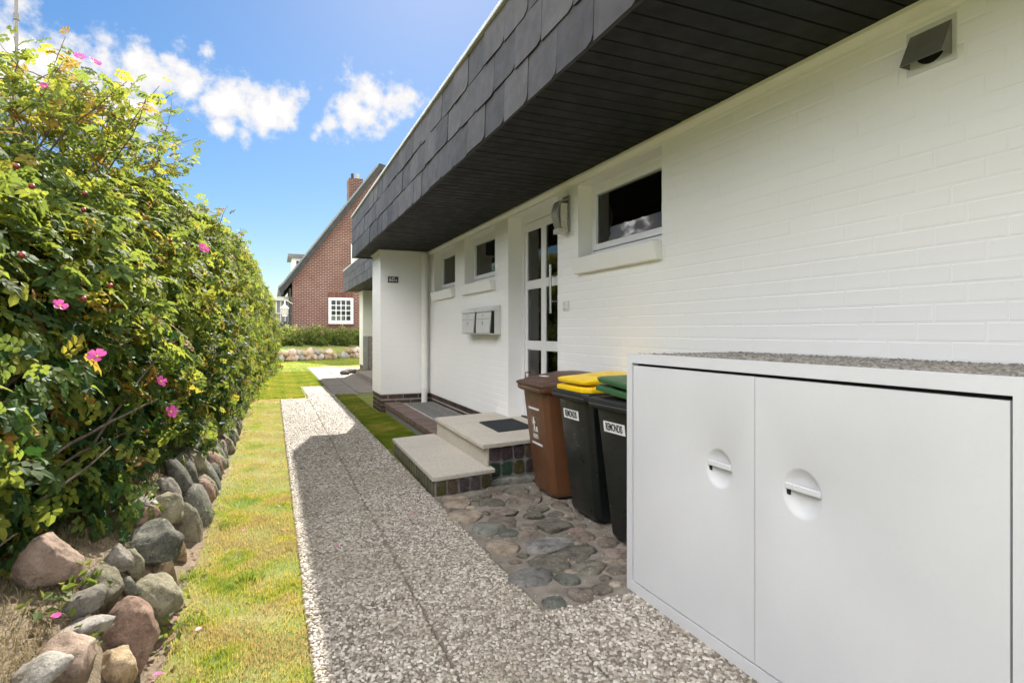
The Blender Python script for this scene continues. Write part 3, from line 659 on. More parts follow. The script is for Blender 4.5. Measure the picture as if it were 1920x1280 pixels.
slate_row(fas, FX-.002, Y0, YE, rows, sm, SW)
MB().box((FX-.028, Y0, FT-.012), (FX+.06, YE+.01, FT+.022)).build('roof_edge', M['metal_edge'], house, .004)
MB().box((FX+.02, Y0, FT-.06), (9, YE-.05, FT-.012)).box((2.64, Y0, 2.69), (9, YE-.05, FT-.06)).build('roof', M['tileroof'], house)

# ------------------------------------------------------------------ fittings on the house
lamp = empty('wall_lamp', (2.45, 4.6, 2.2), label='grey metal wall lamp with curved shade beside the front door', cat='wall lamp')
MB().box((2.432, 4.525, 2.205), (2.449, 4.655, 2.53)).build('back_plate', M['lampmetal'], lamp, .002)
MB().ext([(2.43, 2.50), (2.348, 2.475), (2.322, 2.40), (2.32, 2.345), (2.348, 2.255), (2.362, 2.232), (2.368, 2.236), (2.33, 2.345), (2.332, 2.40), (2.356, 2.466), (2.43, 2.488)], 'y', 4.532, 4.648).build('shade', M['lampmetal'], lamp, smooth=True)
MB().box((2.335, 4.537, 2.19), (2.432, 4.643, 2.235)).box((2.36, 4.54, 2.235), (2.43, 4.64, 2.46)).build('lamp_glass', M['lampglass'], lamp, .004)
MB().tube([(2.44, 4.60, 2.53), (2.44, 4.60, 2.606)], .006).build('cable', M['trim'], lamp)
bell = empty('doorbell', (2.45, 4.6, 1.5), label='small grey doorbell panel with two buttons right of the door', cat='doorbell')
MB().box((2.436, 4.55, 1.505), (2.449, 4.655, 1.592)).build('plate', M['mail'], bell, .003)
for z in (1.515, 1.555): MB().box((2.432, 4.567, z), (2.437, 4.638, z+.026)).build('button', M['sticker'], bell, .002); 
for z in (1.521, 1.561): MB().box((2.4312, 4.59, z), (2.4325, 4.625, z+.012)).build('name_tag', M['galv'], bell)
M['ventgrey'] = plain('vent_grey_metal', (.20, .195, .18), .45, .4)
vent = empty('vent_hood', (2.45, 1.48, 2.38), label='white metal vent hood on the wall under the eaves', cat='vent hood')
MB().box((2.443, 1.395, 2.375), (2.4495, 1.585, 2.555)).build('back_plate', M['mail'], vent, .001)
MB().poly([(2.442, 1.41, 2.535), (2.442, 1.57, 2.535), (2.375, 1.57, 2.40), (2.375, 1.41, 2.40), (2.442, 1.41, 2.40), (2.442, 1.57, 2.40),
           (2.44, 1.414, 2.525), (2.44, 1.566, 2.525), (2.379, 1.566, 2.40), (2.379, 1.414, 2.40)],
          [(0, 1, 2, 3), (0, 3, 4), (1, 5, 2), (6, 9, 8, 7), (3, 2, 8, 9)]).build('hood', M['ventgrey'], vent)
MB().tube([(2.4425, 1.49, 2.455), (2.4395, 1.49, 2.455)], .058, 24).build('duct_opening', M['dark'], vent)
num = empty('house_number_sign', (1.83, 9.49, 2.1), label='dark plate reading 60a on the white pillar', cat='sign')
MB().box((1.752, 9.482, 2.118), (1.922, 9.4965, 2.218)).build('plate', M['sign'], num, .002)
for t_, sz, x, z in (('60', .098, 1.815, 2.166), ('a', .07, 1.888, 2.160)):
    me = text_mesh(t_, sz, .002); me.materials.append(M['signtxt']); o = obj('lettering', me, num, (x, 9.480, z)); o.rotation_euler = (R(90), 0, 0)
dp = empty('downpipe', (2.36, 9.43, 0), label='white downpipe in the corner between pillar and wall', cat='downpipe')
MB().tube([(2.345, 9.425, .12), (2.345, 9.425, SOF-.03)], .05, 18).build('pipe', M['trim'], dp, smooth=True)
for z in (.36, 2.57): MB().tube([(2.345, 9.425, z), (2.345, 9.425, z+.028)], .057, 18).build('collar', M['trim'], dp, smooth=True)
def mailbox(y0, y1, label):
    t = empty('mailbox', (2.45, (y0+y1)/2, 1.27), label=label, cat='mailbox', group='mailboxes beside the front door')
    zb, zt = 1.285, 1.56
    MB().box((2.376, y0, zb), (2.449, y1, zt)).build('housing', M['mail'], t, .003)
    MB().box((2.346, y0+.014, zb+.012), (2.3755, y1-.014, zt-.004)).build('slot', M['dark'], t)
    MB().box((2.334, y0+.004, zb-.001), (2.3755, y1-.004, zb+.010)).build('tray', M['mail'], t, .003)
    MB().ext([(2.345, zt), (2.325, zt-.012), (2.322, zt+.022), (2.36, zt+.045), (2.449, zt+.07), (2.449, zt)], 'y', y0-.004, y1+.004).build('lid', M['mail'], t, .005, smooth=True)
    f_ = MB().loft([[(2.336, y0+.015, zt-.012), (2.336, y1-.012, zt-.012), (2.3455, y1-.012, zt-.012), (2.3455, y0+.015, zt-.012)],
                    [(2.330, y0+.025, zt-.09), (2.330, y1-.012, zt-.09), (2.3455, y1-.012, zt-.09), (2.3455, y0+.025, zt-.09)],
                    [(2.326, y0+.06, zb+.012), (2.326, y1-.012, zb+.012), (2.3455, y1-.012, zb+.012), (2.3455, y0+.06, zb+.012)]]).build('front_panel', M['mail'], t, .005, smooth=True)
    MB().box((2.3265, y0+.06, zt-.094), (2.336, y1-.012, zt-.088)).build('flap_seam', M['galv'], t)
    ym = (y0+y1)/2+.03
    MB().box((2.328, ym-.006, zt-.065), (2.336, ym+.006, zt-.035)).build('lock', M['steel'], t, .002)
    MB().box((2.3245, ym-.028, zt-.155), (2.331, ym+.028, zt-.122)).build('name_frame', M['galv'], t); MB().box((2.3235, ym-.018, zt-.149), (2.325, ym+.018, zt-.128)).build('name_card', M['sticker'], t)
mailbox(6.225, 6.765, 'white mailbox nearer the door, one of the pair under the windows')
mailbox(6.80, 7.33, 'white mailbox farther from the door, one of the pair under the windows')

# ------------------------------------------------------------------ entrance steps
steps = empty('entrance_steps', (1.8, 5.4, 0), label='two pale concrete entrance steps with dark glazed tile sides', cat='steps')
LZ, UZ = .16, .36
def lerp(p, q, t): return (p[0]+(q[0]-p[0])*t, p[1]+(q[1]-p[1])*t)
ln, rn, lf, rf = (1.175, 4.455), (1.745, 4.555), (1.205, 6.27), (1.745, 6.40)
MB().prism([(1.20, 4.485), (1.72, 4.575), (1.72, 6.36), (1.225, 6.245)], -.05, LZ-.035).prism([(1.72, 4.66), (2.47, 4.76), (2.47, 6.36), (1.72, 6.28)], -.05, UZ-.035).build('core', M['mortar_dark'], steps)
for k in range(3):
    t0, t1 = k/3+.0015, (k+1)/3-.0015
    MB().prism([lerp(ln, lf, t0), lerp(rn, rf, t0), lerp(rn, rf, t1), lerp(ln, lf, t1)], LZ-.035, LZ).build('slab', M['step'], steps, .004)
ul, ur, uf, ug = (1.648, 4.60), (2.452, 4.74), (1.675, 6.26), (2.452, 6.42)
for k in range(3):
    t0, t1 = k/3+.0015, (k+1)/3-.0015
    MB().prism([lerp(ul, uf, t0), lerp(ur, ug, t0), lerp(ur, ug, t1), lerp(ul, uf, t1)], UZ-.04, UZ).build('slab', M['step'], steps, .005)
    MB().prism([(1.70, 4.64+t0*1.62), (1.72, 4.64+t0*1.62), (1.72, 4.64+t1*1.62), (1.70, 4.64+t1*1.62)], LZ+.001, UZ-.04).build('riser', M['step'], steps, .002)
MB().box((2.453, 4.785, .20), (2.66, 5.985, .357)).build('landing', M['step'], steps)
def tile(p, q, z0, z1, nrm, mat, inset=.007, out_=.012):
    p = Vector((*p, 0)); q = Vector((*q, 0)); u = (q-p).normalized(); p += u*inset; q -= u*inset; z0 += inset; z1 -= inset; n = Vector((*nrm, 0)).normalized()*out_; cz = .016
    prof = []
    for (t, z) in ((0, 0), (0, 1), (1, 1), (1, 0)):
        prof.append((t, z))
    wl = (q-p).length; pts = [(cz, 0), (wl-cz, 0), (wl, cz), (wl, z1-z0-cz), (wl-cz, z1-z0), (cz, z1-z0), (0, z1-z0-cz), (0, cz)]
    jit = [(random.uniform(-.006, .006), random.uniform(-.006, .006)) for _ in pts]
    A = [p+u*(a+j[0])+Vector((0, 0, z0+b+j[1])) for (a, b), j in zip(pts, jit)]; cen = sum(A, Vector())/8
    Bq = [cen+(v-cen)*.88+n for v in A]
    MB().loft([[tuple(v) for v in A], [tuple(v) for v in Bq]]).build('tile', mat, steps, smooth=True)
T = lambda k: M['tile_'+k]
nl = (.17, -1); dpy = lambda x: 4.485+(x-1.20)*.173
for k, m_ in enumerate(['olive', 'brown', 'plum', 'plum', 'olive']): tile((1.205+k*.103, dpy(1.205+k*.103)), (1.205+(k+1)*.103, dpy(1.205+(k+1)*.103)), -.01, LZ-.04, nl, T(m_))
upy = lambda x: 4.66+(x-1.72)*.133
for r_, row in enumerate((['green', 'green', 'olive', 'plum', 'brown'], ['plum', 'plum', 'plum', 'brown', 'plum'])):
    for k, m_ in enumerate(row): tile((1.725+k*.12, upy(1.725+k*.12)), (1.725+(k+1)*.12, upy(1.725+(k+1)*.12)), .05+r_*.137, .05+(r_+1)*.137, (.13, -1), T(m_))
for k in range(17): tile((1.20+.0014*k*1.04, 4.49+k*.104), (1.20+.0014*(k+1), 4.49+(k+1)*.104), -.02, LZ-.038, (-1, 0), T('moss'), .004, .008)
o = obj('base_stone', boulder_mesh('base_stone', (.24, .06, .045), 77, M['cob_e'], 3, 5, .15, .6), steps, (1.93, 4.63, .02))
mat_ = empty('door_mat', (2.25, 5.6, UZ), label='black ribbed rubber mat on the entrance landing', cat='door mat')
mq = [(1.985, 5.10), (2.415, 5.19), (2.43, 5.80), (2.005, 5.71)]
MB().prism(mq, UZ+.001, UZ+.010).build('mat', M['rubber'], mat_, .002)
rb = MB()
for k in range(34):
    t = (k+.5)/34; p = lerp(lerp(mq[0], mq[3], t), lerp(mq[1], mq[2], t), .03); q = lerp(lerp(mq[0], mq[3], t), lerp(mq[1], mq[2], t), .97)
    rb.prism([p, q, (q[0], q[1]+.008), (p[0], p[1]+.008)], UZ+.010, UZ+.0135)
rb.build('ribs', M['rubber'], mat_)

# ------------------------------------------------------------------ light well with brick edging and grate
lw = empty('light_well', (2.1, 8, 0), label='light well edged with clinker bricks beside the landing', cat='light well')
MB().box((1.72, 6.30, -.06), (1.95, 9.50, .088)).box((1.95, 6.30, -.06), (2.46, 7.45, .135)).box((1.95, 9.30, -.06), (2.46, 9.50, .135)).box((1.95, 7.45, -.5), (2.46, 9.3, -.4)).build('concrete_rim', M['mortar_dark'], lw)
bme = brick_mesh(.066, .07, .25, .004, M['brick_edge'], 9)
y = 6.30
while y < 9.43: obj('brick', bme, lw, (1.695+random.uniform(-.003, .003), y, .09+random.uniform(-.002, .002))); y += .074
for k in range(6):
    for q in range(2): o = obj('brick', brick_mesh(.238, .06, .11, .004, M['brick_edge'], 8), lw, (1.95+q*.25+.245, 6.42+k*.12, .095)); o.rotation_euler = (0, 0, math.pi/2)
gr = MB().box((1.955, 7.46, .13), (1.99, 9.3, .158)).box((2.42, 7.46, .13), (2.455, 9.3, .158)).box((1.99, 7.46, .13), (2.42, 7.495, .158)).box((1.99, 9.265, .13), (2.42, 9.3, .158)).build('grate_frame', M['galv'], lw)
MB().box((1.99, 7.495, .05), (2.42, 9.265, .055)).build('shaft_bottom', M['dark'], lw)
for k in range(17): MB().box((2.008+k*.0245, 7.495, .135), (2.0125+k*.0245, 9.265, .155)).build('grate_bar', M['galv'], gr)
for k in range(7): MB().box((1.99, 7.70+k*.25, .138), (2.42, 7.705+k*.25, .146)).build('cross_bar', M['galv'], gr)

# ------------------------------------------------------------------ storage cabinet
cab = empty('storage_cabinet', (1.69, 1.5, 0), label='white concrete storage cabinet with two doors and pebbled top', cat='cabinet')
CX, CT, CY0, CY1 = 1.69, 1.205, -.55, 2.515
MB().box((CX, CY0, CT-.045), (CX+.055, CY1, CT)).box((CX, CY0, .0), (CX+.06, CY1, .052)).box((CX, 2.47, .052), (CX+.76, CY1, CT-.045)).box((CX, .70, .052), (CX+.76, .838, CT-.045)).box((CX, CY0, .052), (CX+.06, .70, CT-.045)).build('frame', M['cabinet'], cab)
MB().box((CX+.056, CY0, CT-.06), (2.449, CY1, CT-.010)).build('top', M['slabbase'], cab)
pebbles('top_pebbles', [(CX+.062, 2.445, .3, CY1-.004)], .017, .016, .0125, .009, M['pebble_dark'], cab, z=CT-.008)
MB().box((CX+.034, .845, .06), (CX+.05, 2.465, CT-.05)).build('inside', M['dark'], cab)
# doors: a plate with a dished round grip
def cab_door(ya, yb, yc, zc, r=.088):
    DXF = CX+.004; z0, z1 = .058, CT-.058; segs_ = 40; b = MB(); bm = b.bm
    ringv = []
    for rr, dx in ((r, 0), (r*.94, .0015), (r*.84, .007), (r*.66, .016), (r*.4, .021), (r*.15, .022)):
        ringv.append([bm.verts.new((DXF+dx, yc+rr*.95*math.cos(2*math.pi*k/segs_), zc+rr*math.sin(2*math.pi*k/segs_))) for k in range(segs_)])
    for p, q in zip(ringv, ringv[1:]):
        for k in range(segs_): bm.faces.new((p[k], p[(k+1)%segs_], q[(k+1)%segs_], q[k]))
    bm.faces.new(ringv[-1])
    # outer boundary points matching each ring angle
    ob = []
    for k in range(segs_):
        t = 2*math.pi*k/segs_; dy, dz = math.cos(t), math.sin(t)
        s_ = min((yb-yc)/dy if dy > 1e-6 else ((ya-yc)/dy if dy < -1e-6 else 9e9), (z1-zc)/dz if dz > 1e-6 else ((z0-zc)/dz if dz < -1e-6 else 9e9))
        ob.append(bm.verts.new((DXF, yc+dy*s_, zc+dz*s_)))
    for k in range(segs_): bm.faces.new((ringv[0][k], ob[k], ob[(k+1)%segs_], ringv[0][(k+1)%segs_]))
    for cy, cz in ((ya, z0), (yb, z0), (yb, z1), (ya, z1)):          # corners
        t = math.atan2(cz-zc, cy-yc) % (2*math.pi); k = int(t/(2*math.pi)*segs_); v = bm.verts.new((DXF, cy, cz))
        try: bm.faces.new((ob[k], v, ob[(k+1)%segs_]))
        except ValueError: pass
    me_ = b.build('door', M['cabinet'], cab, smooth=True)
    MB().box((CX+.006, ya+.0005, z0+.0005), (CX+.03, ya+.003, z1-.0005)).box((CX+.006, yb-.003, z0+.0005), (CX+.03, yb-.0005, z1-.0005)).box((CX+.006, ya+.003, z1-.003), (CX+.03, yb-.003, z1-.0005)).build('door_edge', M['cabinet'], me_)
    MB().box((CX+.005, yc-r*.80, zc+.003), (CX+.018, yc+r*.80, zc+.023)).build('grip_bar', M['cabinet'], me_, .0015)
    MB().box((CX+.012, yc+r*.62, zc-.018), (CX+.0175, yc+r*.83, zc+.0025)).build('latch_slot', M['dark'], me_)
cab_door(1.6675, 2.462, 1.857, .757, .084); cab_door(.846, 1.665, 1.457, .757, .090)
# ------------------------------------------------------------------ wheelie bins
def wheelie_bin(y, x, rz, label, body, rim, lid, kind, wd=.46, lid_open=0.):
    t = local_empty('wheelie_bin', (x, y, .0), rz, label=label, cat='wheelie bin', group='wheelie bins beside the storage cabinet')
    # local: front towards -x, width along y; x = 0 at the foot of the front
    def rr(x0, x1, w, z, c=.035):
        h = w/2; return [(x0+c, -h, z), (x1-c, -h, z), (x1, -h+c, z), (x1, h-c, z), (x1-c, h, z), (x0+c, h, z), (x0, h-c, z), (x0, -h+c, z)]
    MB().loft([rr(.02, .36, wd*.80, .02), rr(0.0, .38, wd*.83, .05), rr(-.045, .40, wd*.90, .45), rr(-.085, .41, wd*.96, .80), rr(-.09, .41, wd*.965, .86)]).build('body', body, t, .006, 2, smooth=True)
    def frame(z0, z1, o, w2, name, m_, bv=.006):
        b = MB(); X0, X1 = -.12-o, .42
        b.loft([rr(X0+.03, X1, w2-.03, z0, .03), rr(X0, X1, w2, z0+.018, .03), rr(X0, X1, w2, z1, .03)]); return b.build(name, m_, t, bv, 2, smooth=True)
    frame(.835, .905, .01, wd+.05, 'rim', rim)
    MB().box((-.134, -wd*.50, .868), (-.128, wd*.50, .873)).build('rim_highlight', M['cob_d'] if kind == 'brown' else M['greycab'], t, .001)  # lighter strip: highlight along the rim ridge, put in as colour
    MB().tube([(.40, -wd*.36, .94), (.47, -wd*.36, .95), (.47, wd*.36, .95), (.40, wd*.36, .94)], .016, 10).build('rear_handle', rim, t, smooth=True)
    for s_ in (-1, 1): MB().tube([(.36, s_*wd*.40, .10), (.36, s_*wd*.50, .10)], .10, 20).build('wheel', M['p_blackrim'], t, smooth=True)
    # lid: shallow dome with a raised centre, overhanging front lip
    b = MB(); w2 = wd+(.055 if kind == 'brown' else -.01); X0 = -.138 if kind == 'brown' else -.115
    z0 = .885 if kind == 'brown' else .907
    if kind == 'brown': b.loft([rr(X0, .43, w2, .888, .02), rr(X0, .43, w2, .908, .02), rr(X0+.025, .42, w2-.05, .922, .03), rr(X0+.045, .41, w2-.08, .924, .03), rr(X0+.055, .41, w2-.10, .938, .03), rr(X0+.2, .41, w2-.16, .968, .05), rr(.16, .40, w2-.2, .985, .05)])
    else: b.loft([rr(X0, .43, w2, z0, .05), rr(X0, .43, w2, z0+.028, .05), rr(X0+.02, .42, w2-.03, z0+.036, .05), rr(X0+.09, .42, w2-.10, z0+.040, .05), rr(X0+.115, .41, w2-.13, z0+.075, .06), rr(X0+.2, .41, w2-.16, z0+.098, .06), rr(.1, .40, w2-.2, z0+.105, .06)])
    ld = b.build('lid', lid, t, .004, 2, smooth=True)
    if kind != 'brown':
        MB().loft([[(X0+.004, -w2*.33, z0+.052), (X0+.03, -w2*.44, z0+.052), (.36, -w2*.42, z0+.066), (.36, w2*.42, z0+.066), (X0+.03, w2*.44, z0+.052), (X0+.004, w2*.33, z0+.052)],
                   [(X0-.004, -w2*.34, z0+.074), (X0+.02, -w2*.46, z0+.074), (.37, -w2*.45, z0+.108), (.37, w2*.45, z0+.108), (X0+.02, w2*.46, z0+.074), (X0-.004, w2*.34, z0+.074)],
                   [(X0+.02, -w2*.32, z0+.084), (X0+.04, -w2*.43, z0+.084), (.36, -w2*.42, z0+.116), (.36, w2*.42, z0+.116), (X0+.04, w2*.43, z0+.084), (X0+.02, w2*.32, z0+.084)]]).build('lid_handle', lid, ld, .004, 2, smooth=True)
    if lid_open:
        piv = Vector((.42, 0, .91)); ld.matrix_parent_inverse = Matrix(); ld.matrix_basis = Matrix.Translation(piv) @ Matrix.Rotation(lid_open, 4, 'Y') @ Matrix.Rotation(R(5), 4, 'X') @ Matrix.Translation(-piv)
        MB().box((-.10, -w2*.44, .893), (.40, w2*.44, .907)).build('inner_rim', M['dark'], t)
    return t, ld
t, ld = wheelie_bin(4.20, 2.02, R(-2), 'brown wheelie bin with faded brown lid nearest the steps', M['p_brown'], M['p_brown'], M['p_brownlid'], 'brown', .47)
def frontx(z): return float(np.interp(z, [.05, .45, .8], [0, -.045, -.085]))
def on_front(name, me, t, y, z, off=.002):
    o = obj(name, me, t, (frontx(z)-off, y, z)); sl = math.atan2(.09, .80); o.rotation_euler = (R(90), 0, R(-90)); o.rotation_mode = 'QUATERNION'
    o.rotation_quaternion = (Matrix.Rotation(-sl, 3, 'Y') @ Matrix.Rotation(R(-90), 3, 'Z') @ Matrix.Rotation(R(90), 3, 'X')).to_quaternion(); return o
def quadme(w_, h_, m_, name='plate', d=.0012):
    b = MB().box((-w_/2, -h_/2, -d), (w_/2, h_/2, d)); bmesh.ops.recalc_face_normals(b.bm, faces=b.bm.faces); me = bpy.data.meshes.new(name); b.bm.to_mesh(me); b.bm.free(); me.materials.append(m_); return me
for z in (.70, .415): on_front('printed_bar', quadme(.205, .016, M['sticker']), t, .01, z, .003)
for (dy, dz, w_, h_) in ((0, .085, .118, .004), (0, -.09, .118, .004), (.059, 0, .004, .175), (-.059, 0, .004, .175)): on_front('pictogram_frame', quadme(w_, h_, M['p_yellow'] if False else M['cob_d'], d=.0009), t, .02+dy, .545+dz, .003)
fig = MB().poly([(x_, z_, .001) for x_, z_ in ((-.012, .075), (.006, .078), (.010, .055), (.030, .03), (.020, .024), (.008, .036), (.012, -.005), (.018, -.045), (.006, -.045), (-.002, -.01), (-.012, -.045), (-.024, -.045), (-.014, 0), (-.016, .03), (-.03, .01), (-.036, .016), (-.022, .05))], [tuple(range(17))])
fo = fig.build('pictogram', M['sticker'], t); fm = fo.data; bpy.data.objects.remove(fo); on_front('pictogram', fm, t, .03, .555, .0035)
on_front('pictogram_bin', quadme(.026, .04, M['sticker']), t, -.012, .535, .0035)
me = text_mesh('KLIKO', .046, .0008, .72); me.materials.append(M['sticker']); on_front('lettering', me, t, .02, .475, .0035)
MB().box((-.02, -.06, .958), (.09, .03, .9615)).build('sticker', M['sticker'], ld)
MB().tube([(-.07, .20, .93), (-.07, .20, .975), (.02, .20, .985), (.02, .20, .945)], .006, 8).build('lid_handle', M['p_brown'], ld, smooth=True)
for y_, x_, rz_, lab, lidm, op in ((3.565, 2.03, R(0), 'black wheelie bin with flat yellow lid between the brown and green-lidded bins', M['p_yellow'], .0), (2.95, 1.99, R(3), 'black wheelie bin with half-open green lid against the white cabinet', M['p_green'], R(3.5))):
    t, ld = wheelie_bin(y_, x_, rz_, lab, M['p_black'], M['p_blackrim'], lidm, 'black', .47, op)
    zc = .735
    on_front('sticker', quadme(.215, .066, M['sticker']), t, .03, zc, .003)
    me = text_mesh('REMONDIS', .064, .0006, .54, .0014); me.materials.append(M['ink']); on_front('lettering', me, t, .03, zc, .0052)

# ------------------------------------------------------------------ neighbouring house section behind the pillar
h2 = empty('white_house', (4, 17, 0), label='farther white house section with slate eaves behind the 60a pillar', cat='house')
F2X, S2, F2E = 2.22, 2.65, 20.1
MB().box((3.3, 10.5, .25), (6, 20, 2.68)).build('wall', M['wall_lit'], h2)
MB().box((2.72, 19.1, .22), (3.31, 19.9, S2)).build('pillar', M['wall_lit'], h2, .004); MB().box((2.73, 19.11, -.05), (3.3, 19.89, .218)).box((3.31, 10.5, -.05), (6, 20, .249)).build('plinth', M['brick_dark'], h2)
MB().box((F2X+.03, 10.75, S2), (3.4, F2E-.02, S2+.04)).build('soffit', M['soffit'], h2)
f2 = MB().box((F2X+.012, 10.75, S2-.02), (F2X+.03, F2E-.01, 3.32)).build('fascia', M['slate'], h2)
rw = [(S2-.03, .30), (S2+.215, .30), (S2+.455, .22)]; slate_row(f2, F2X, 10.9, F2E, rw, [slate_mesh(SW, hg) for _, hg in rw], SW)
MB().box((F2X-.02, 10.75, 3.325), (F2X+.06, F2E, 3.355)).build('roof_edge', M['metal_edge'], h2); MB().box((F2X+.03, 10.75, 3.25), (9, F2E-.05, 3.32)).build('roof', M['tileroof'], h2)
gc = empty('storage_cabinet', (2.8, 18.2, 0), label='dark grey storage cabinet with pebbled side beside the farther house pillar', cat='cabinet')
MB().box((2.70, 17.75, .02), (3.29, 18.85, 1.17)).build('body', M['agg_far'], gc); MB().box((2.685, 17.77, .04), (2.699, 18.83, 1.15)).build('door', M['greycab'], gc, .003)
for y_ in (18.15, 18.42):
    for z_ in (.70, .77): MB().box((2.679, y_, z_), (2.686, y_+.09, z_+.03)).build('handle', M['galv'], gc)
lg = MB().box((2.30, 12.6, -.05), (3.3, 17.6, .15)).build('side_step', M['agg_far'], None, .01, label='low pebbled concrete step along the farther house wall', cat='step')
for k, (x, y, r, lab) in enumerate(((2.35, 18.9, .26, 'flat grey stone lying on the path by the farther pillar'), (2.62, 18.5, .2, 'rough stone lump at the foot of the farther pillar'), (2.05, 18.3, .15, 'small dark flat stone left of the stones by the farther pillar'))):
    obj('flat_stone', boulder_mesh('flat_stone', (r, r*.8, .09), 600+k, M['rk_grey' if k != 1 else 'rk_red'], 2, 5), None, (x, y, .05), label=lab, cat='stone')

# ------------------------------------------------------------------ lawn bank, stone wall and shrubs before the brick house
def bl(t): return (-3.0+9.0*t, 24.2+7.2*t)      # line of the far stone wall
V = []; K = 40
for k in range(K+1):
    x, y = bl(k/K); dx, dy = -.62, .78
    for d, z in ((-.1, -.05), (.05, .1), (.18, .36), (.5, .46), (1.6, .62), (3, .85), (30, 1.0)): V.append((x+dx*d*.6, y+dy*d, z+.02*mn.noise(Vector((x*3, d*3, 0)))))
i = np.arange(K)[:, None]*7+np.arange(6)[None]
obj('lawn_bank', mesh_np('lawn_bank', V, np.stack([i, i+7, i+8, i+1], -1).reshape(-1, 4), M['lawn'], True), kind='structure')
w2_ = empty('dry_stone_wall', (1.5, 28, 0), label='far dry stone wall of boulders below the shrubs and brick house', cat='stone wall')
t_ = 0.; k = 0; bm8 = [boulder_mesh('boulder', (1, 1, 1), 300+q, M['rk_'+('pale', 'tan', 'grey', 'pink', 'olive', 'pale')[q]], 2) for q in range(6)]
while t_ < 1:
    x, y = bl(t_)
    for row in range(2):
        if .60 < t_ < .68 and row: continue
        k += 1; r = random.uniform(.17, .26); o = obj('boulder', bm8[(k*7+row) % 6], w2_, (x+random.uniform(-.05, .05)+row*.12, y+.02+.12*row, .12+row*.22))
        o.scale = (r, r*.8, r*random.uniform(.6, .85)); o.rotation_euler = (random.uniform(-.3, .3), random.uniform(-.3, .3), random.uniform(0, 6))
    t_ += random.uniform(.028, .04)
def leaf_cloud(n, cen, rad, size, zmin=None, seed=0):
    r_ = np.random.default_rng(seed); d = r_.normal(size=(n, 3)); d /= np.linalg.norm(d, axis=1)[:, None]
    lump = 1+.22*np.sin(d[:, 0]*5+seed)*np.cos(d[:, 1]*4+seed*2)+.18*np.sin(d[:, 2]*7+d[:, 0]*6)
    P = d*(r_.random(n)**.3*lump)[:, None]*np.array(rad)+np.array(cen)
    if zmin is not None: P = P[P[:, 2] > zmin]; d = d[:len(P)]
    return P
def leaves_mesh(name, P, size, mat, rnd=None, seed=0, up=.35):
    """small folded leaf blades at points P"""
    r_ = np.random.default_rng(seed+1); n = len(P); nr = r_.normal(size=(n, 3))+np.array([0, -.2, up]); nr /= np.linalg.norm(nr, axis=1)[:, None]
    t = r_.normal(size=(n, 3)); t -= (t*nr).sum(1)[:, None]*nr; t /= np.linalg.norm(t, axis=1)[:, None]; b = np.cross(nr, t)
    s = size*r_.uniform(.6, 1.3, n)[:, None]; w_ = .34
    V = np.stack([P-t*s*.5, P+b*s*w_+nr*s*.12, P+t*s*.55, P-b*s*w_+nr*s*.12], 1).reshape(-1, 3)
    i = np.arange(n)[:, None]*4; F = np.concatenate([i+np.array([[0, 1, 2]]), i+np.array([[0, 2, 3]])], 1).reshape(-1, 3)
    rnd = r_.random(n) if rnd is None else rnd
    return mesh_np(name, V, F, mat, False, {'rnd': np.repeat(rnd, 4)})
shr_lab = ['leafy green shrub at the left end of the far row below the brick house', 'leafy shrub second from left in the far row', 'pale-leaved shrub in the middle of the far row', 'leafy shrub right of the middle of the far row', 'leafy green shrub below the white lattice window', 'leafy shrub at the right end of the far row']
for k in range(6):
    x = -.7+k*1.3; y = 28.6+k*.75; sh = empty('shrub', (x, y, .6), label=shr_lab[k], cat='shrub', group='shrubs before the brick house')
    P = leaf_cloud(1700, (x, y, .98), (.80, .6, .52+.06*(k % 3)), .1, .55, 20+k)
    obj('crown', leaves_mesh('crown', P, .12, M['shrub'], np.clip(rng.random(len(P))*.6+(P[:, 2]-.7)*.55, 0, 1), k), sh)
    st_ = MB()
    for q in range(7): st_.tube([(x+random.uniform(-.3, .3), y+random.uniform(-.1, .2), .5), (x+random.uniform(-.6, .6), y+random.uniform(-.3, .3), 1.15)], .012, 5)
    st_.build('stems', M['bark'], sh)

# ------------------------------------------------------------------ brick house
BY = 37.0
bh = empty('brick_house', (6, BY, .9), label='red brick house with steep dark gable roof and chimney in the background', cat='house')
def bp(px, py, y=BY):                            # a point of the gable plane seen at these photo coordinates
    d = y/(math.cos(YAW)-(px-960)/1080*math.sin(YAW)); return d*math.cos(YAW)*(px-510)/1080, CAMH-(py-621)*d/1080
xl, ze = bp(548, 545); xr, zr = bp(712, 322); xw, zw = bp(665, 400)
xm = xr+.12; zm = zr+.1
rl = [bp(527, 551), bp(538, 540), bp(552, 522), bp(575, 493), bp(610, 449), (xr, zr), (xm, zm)]
hg_ = [(x, z+.12) for x, z in rl[2:]]; hg_[0] = (xl, hg_[0][1]-.12)
gab = [(xl, .3)]+hg_+[(2*xm-x, z) for x, z in hg_[::-1][1:]]+[(2*xm-xl, .3)]
b = MB().ext(gab, 'y', BY, BY+11); b.build('wall', M['redbrick'], bh)
rt = [(x, z) for x, z in rl]; rtop = [(x-.16, z+.36) for x, z in rl]
prof = rt+[(2*xm-x, z) for x, z in rt[::-1][1:]]+[(2*xm-x, z) for x, z in rtop]+[(x, z) for x, z in rtop[::-1][1:]]
nmid = len(prof); roof = MB()
top_ = rtop+[(2*xm-x, z) for x, z in rtop[::-1][1:]]; bot_ = rt+[(2*xm-x, z) for x, z in rt[::-1][1:]]
for k in range(len(top_)-1):
    q = [bot_[k], bot_[k+1], top_[k+1], top_[k]]; roof.ext(q, 'y', BY-.25, BY+11.3)
rf = roof.build('roof', M['tileroof'], bh)
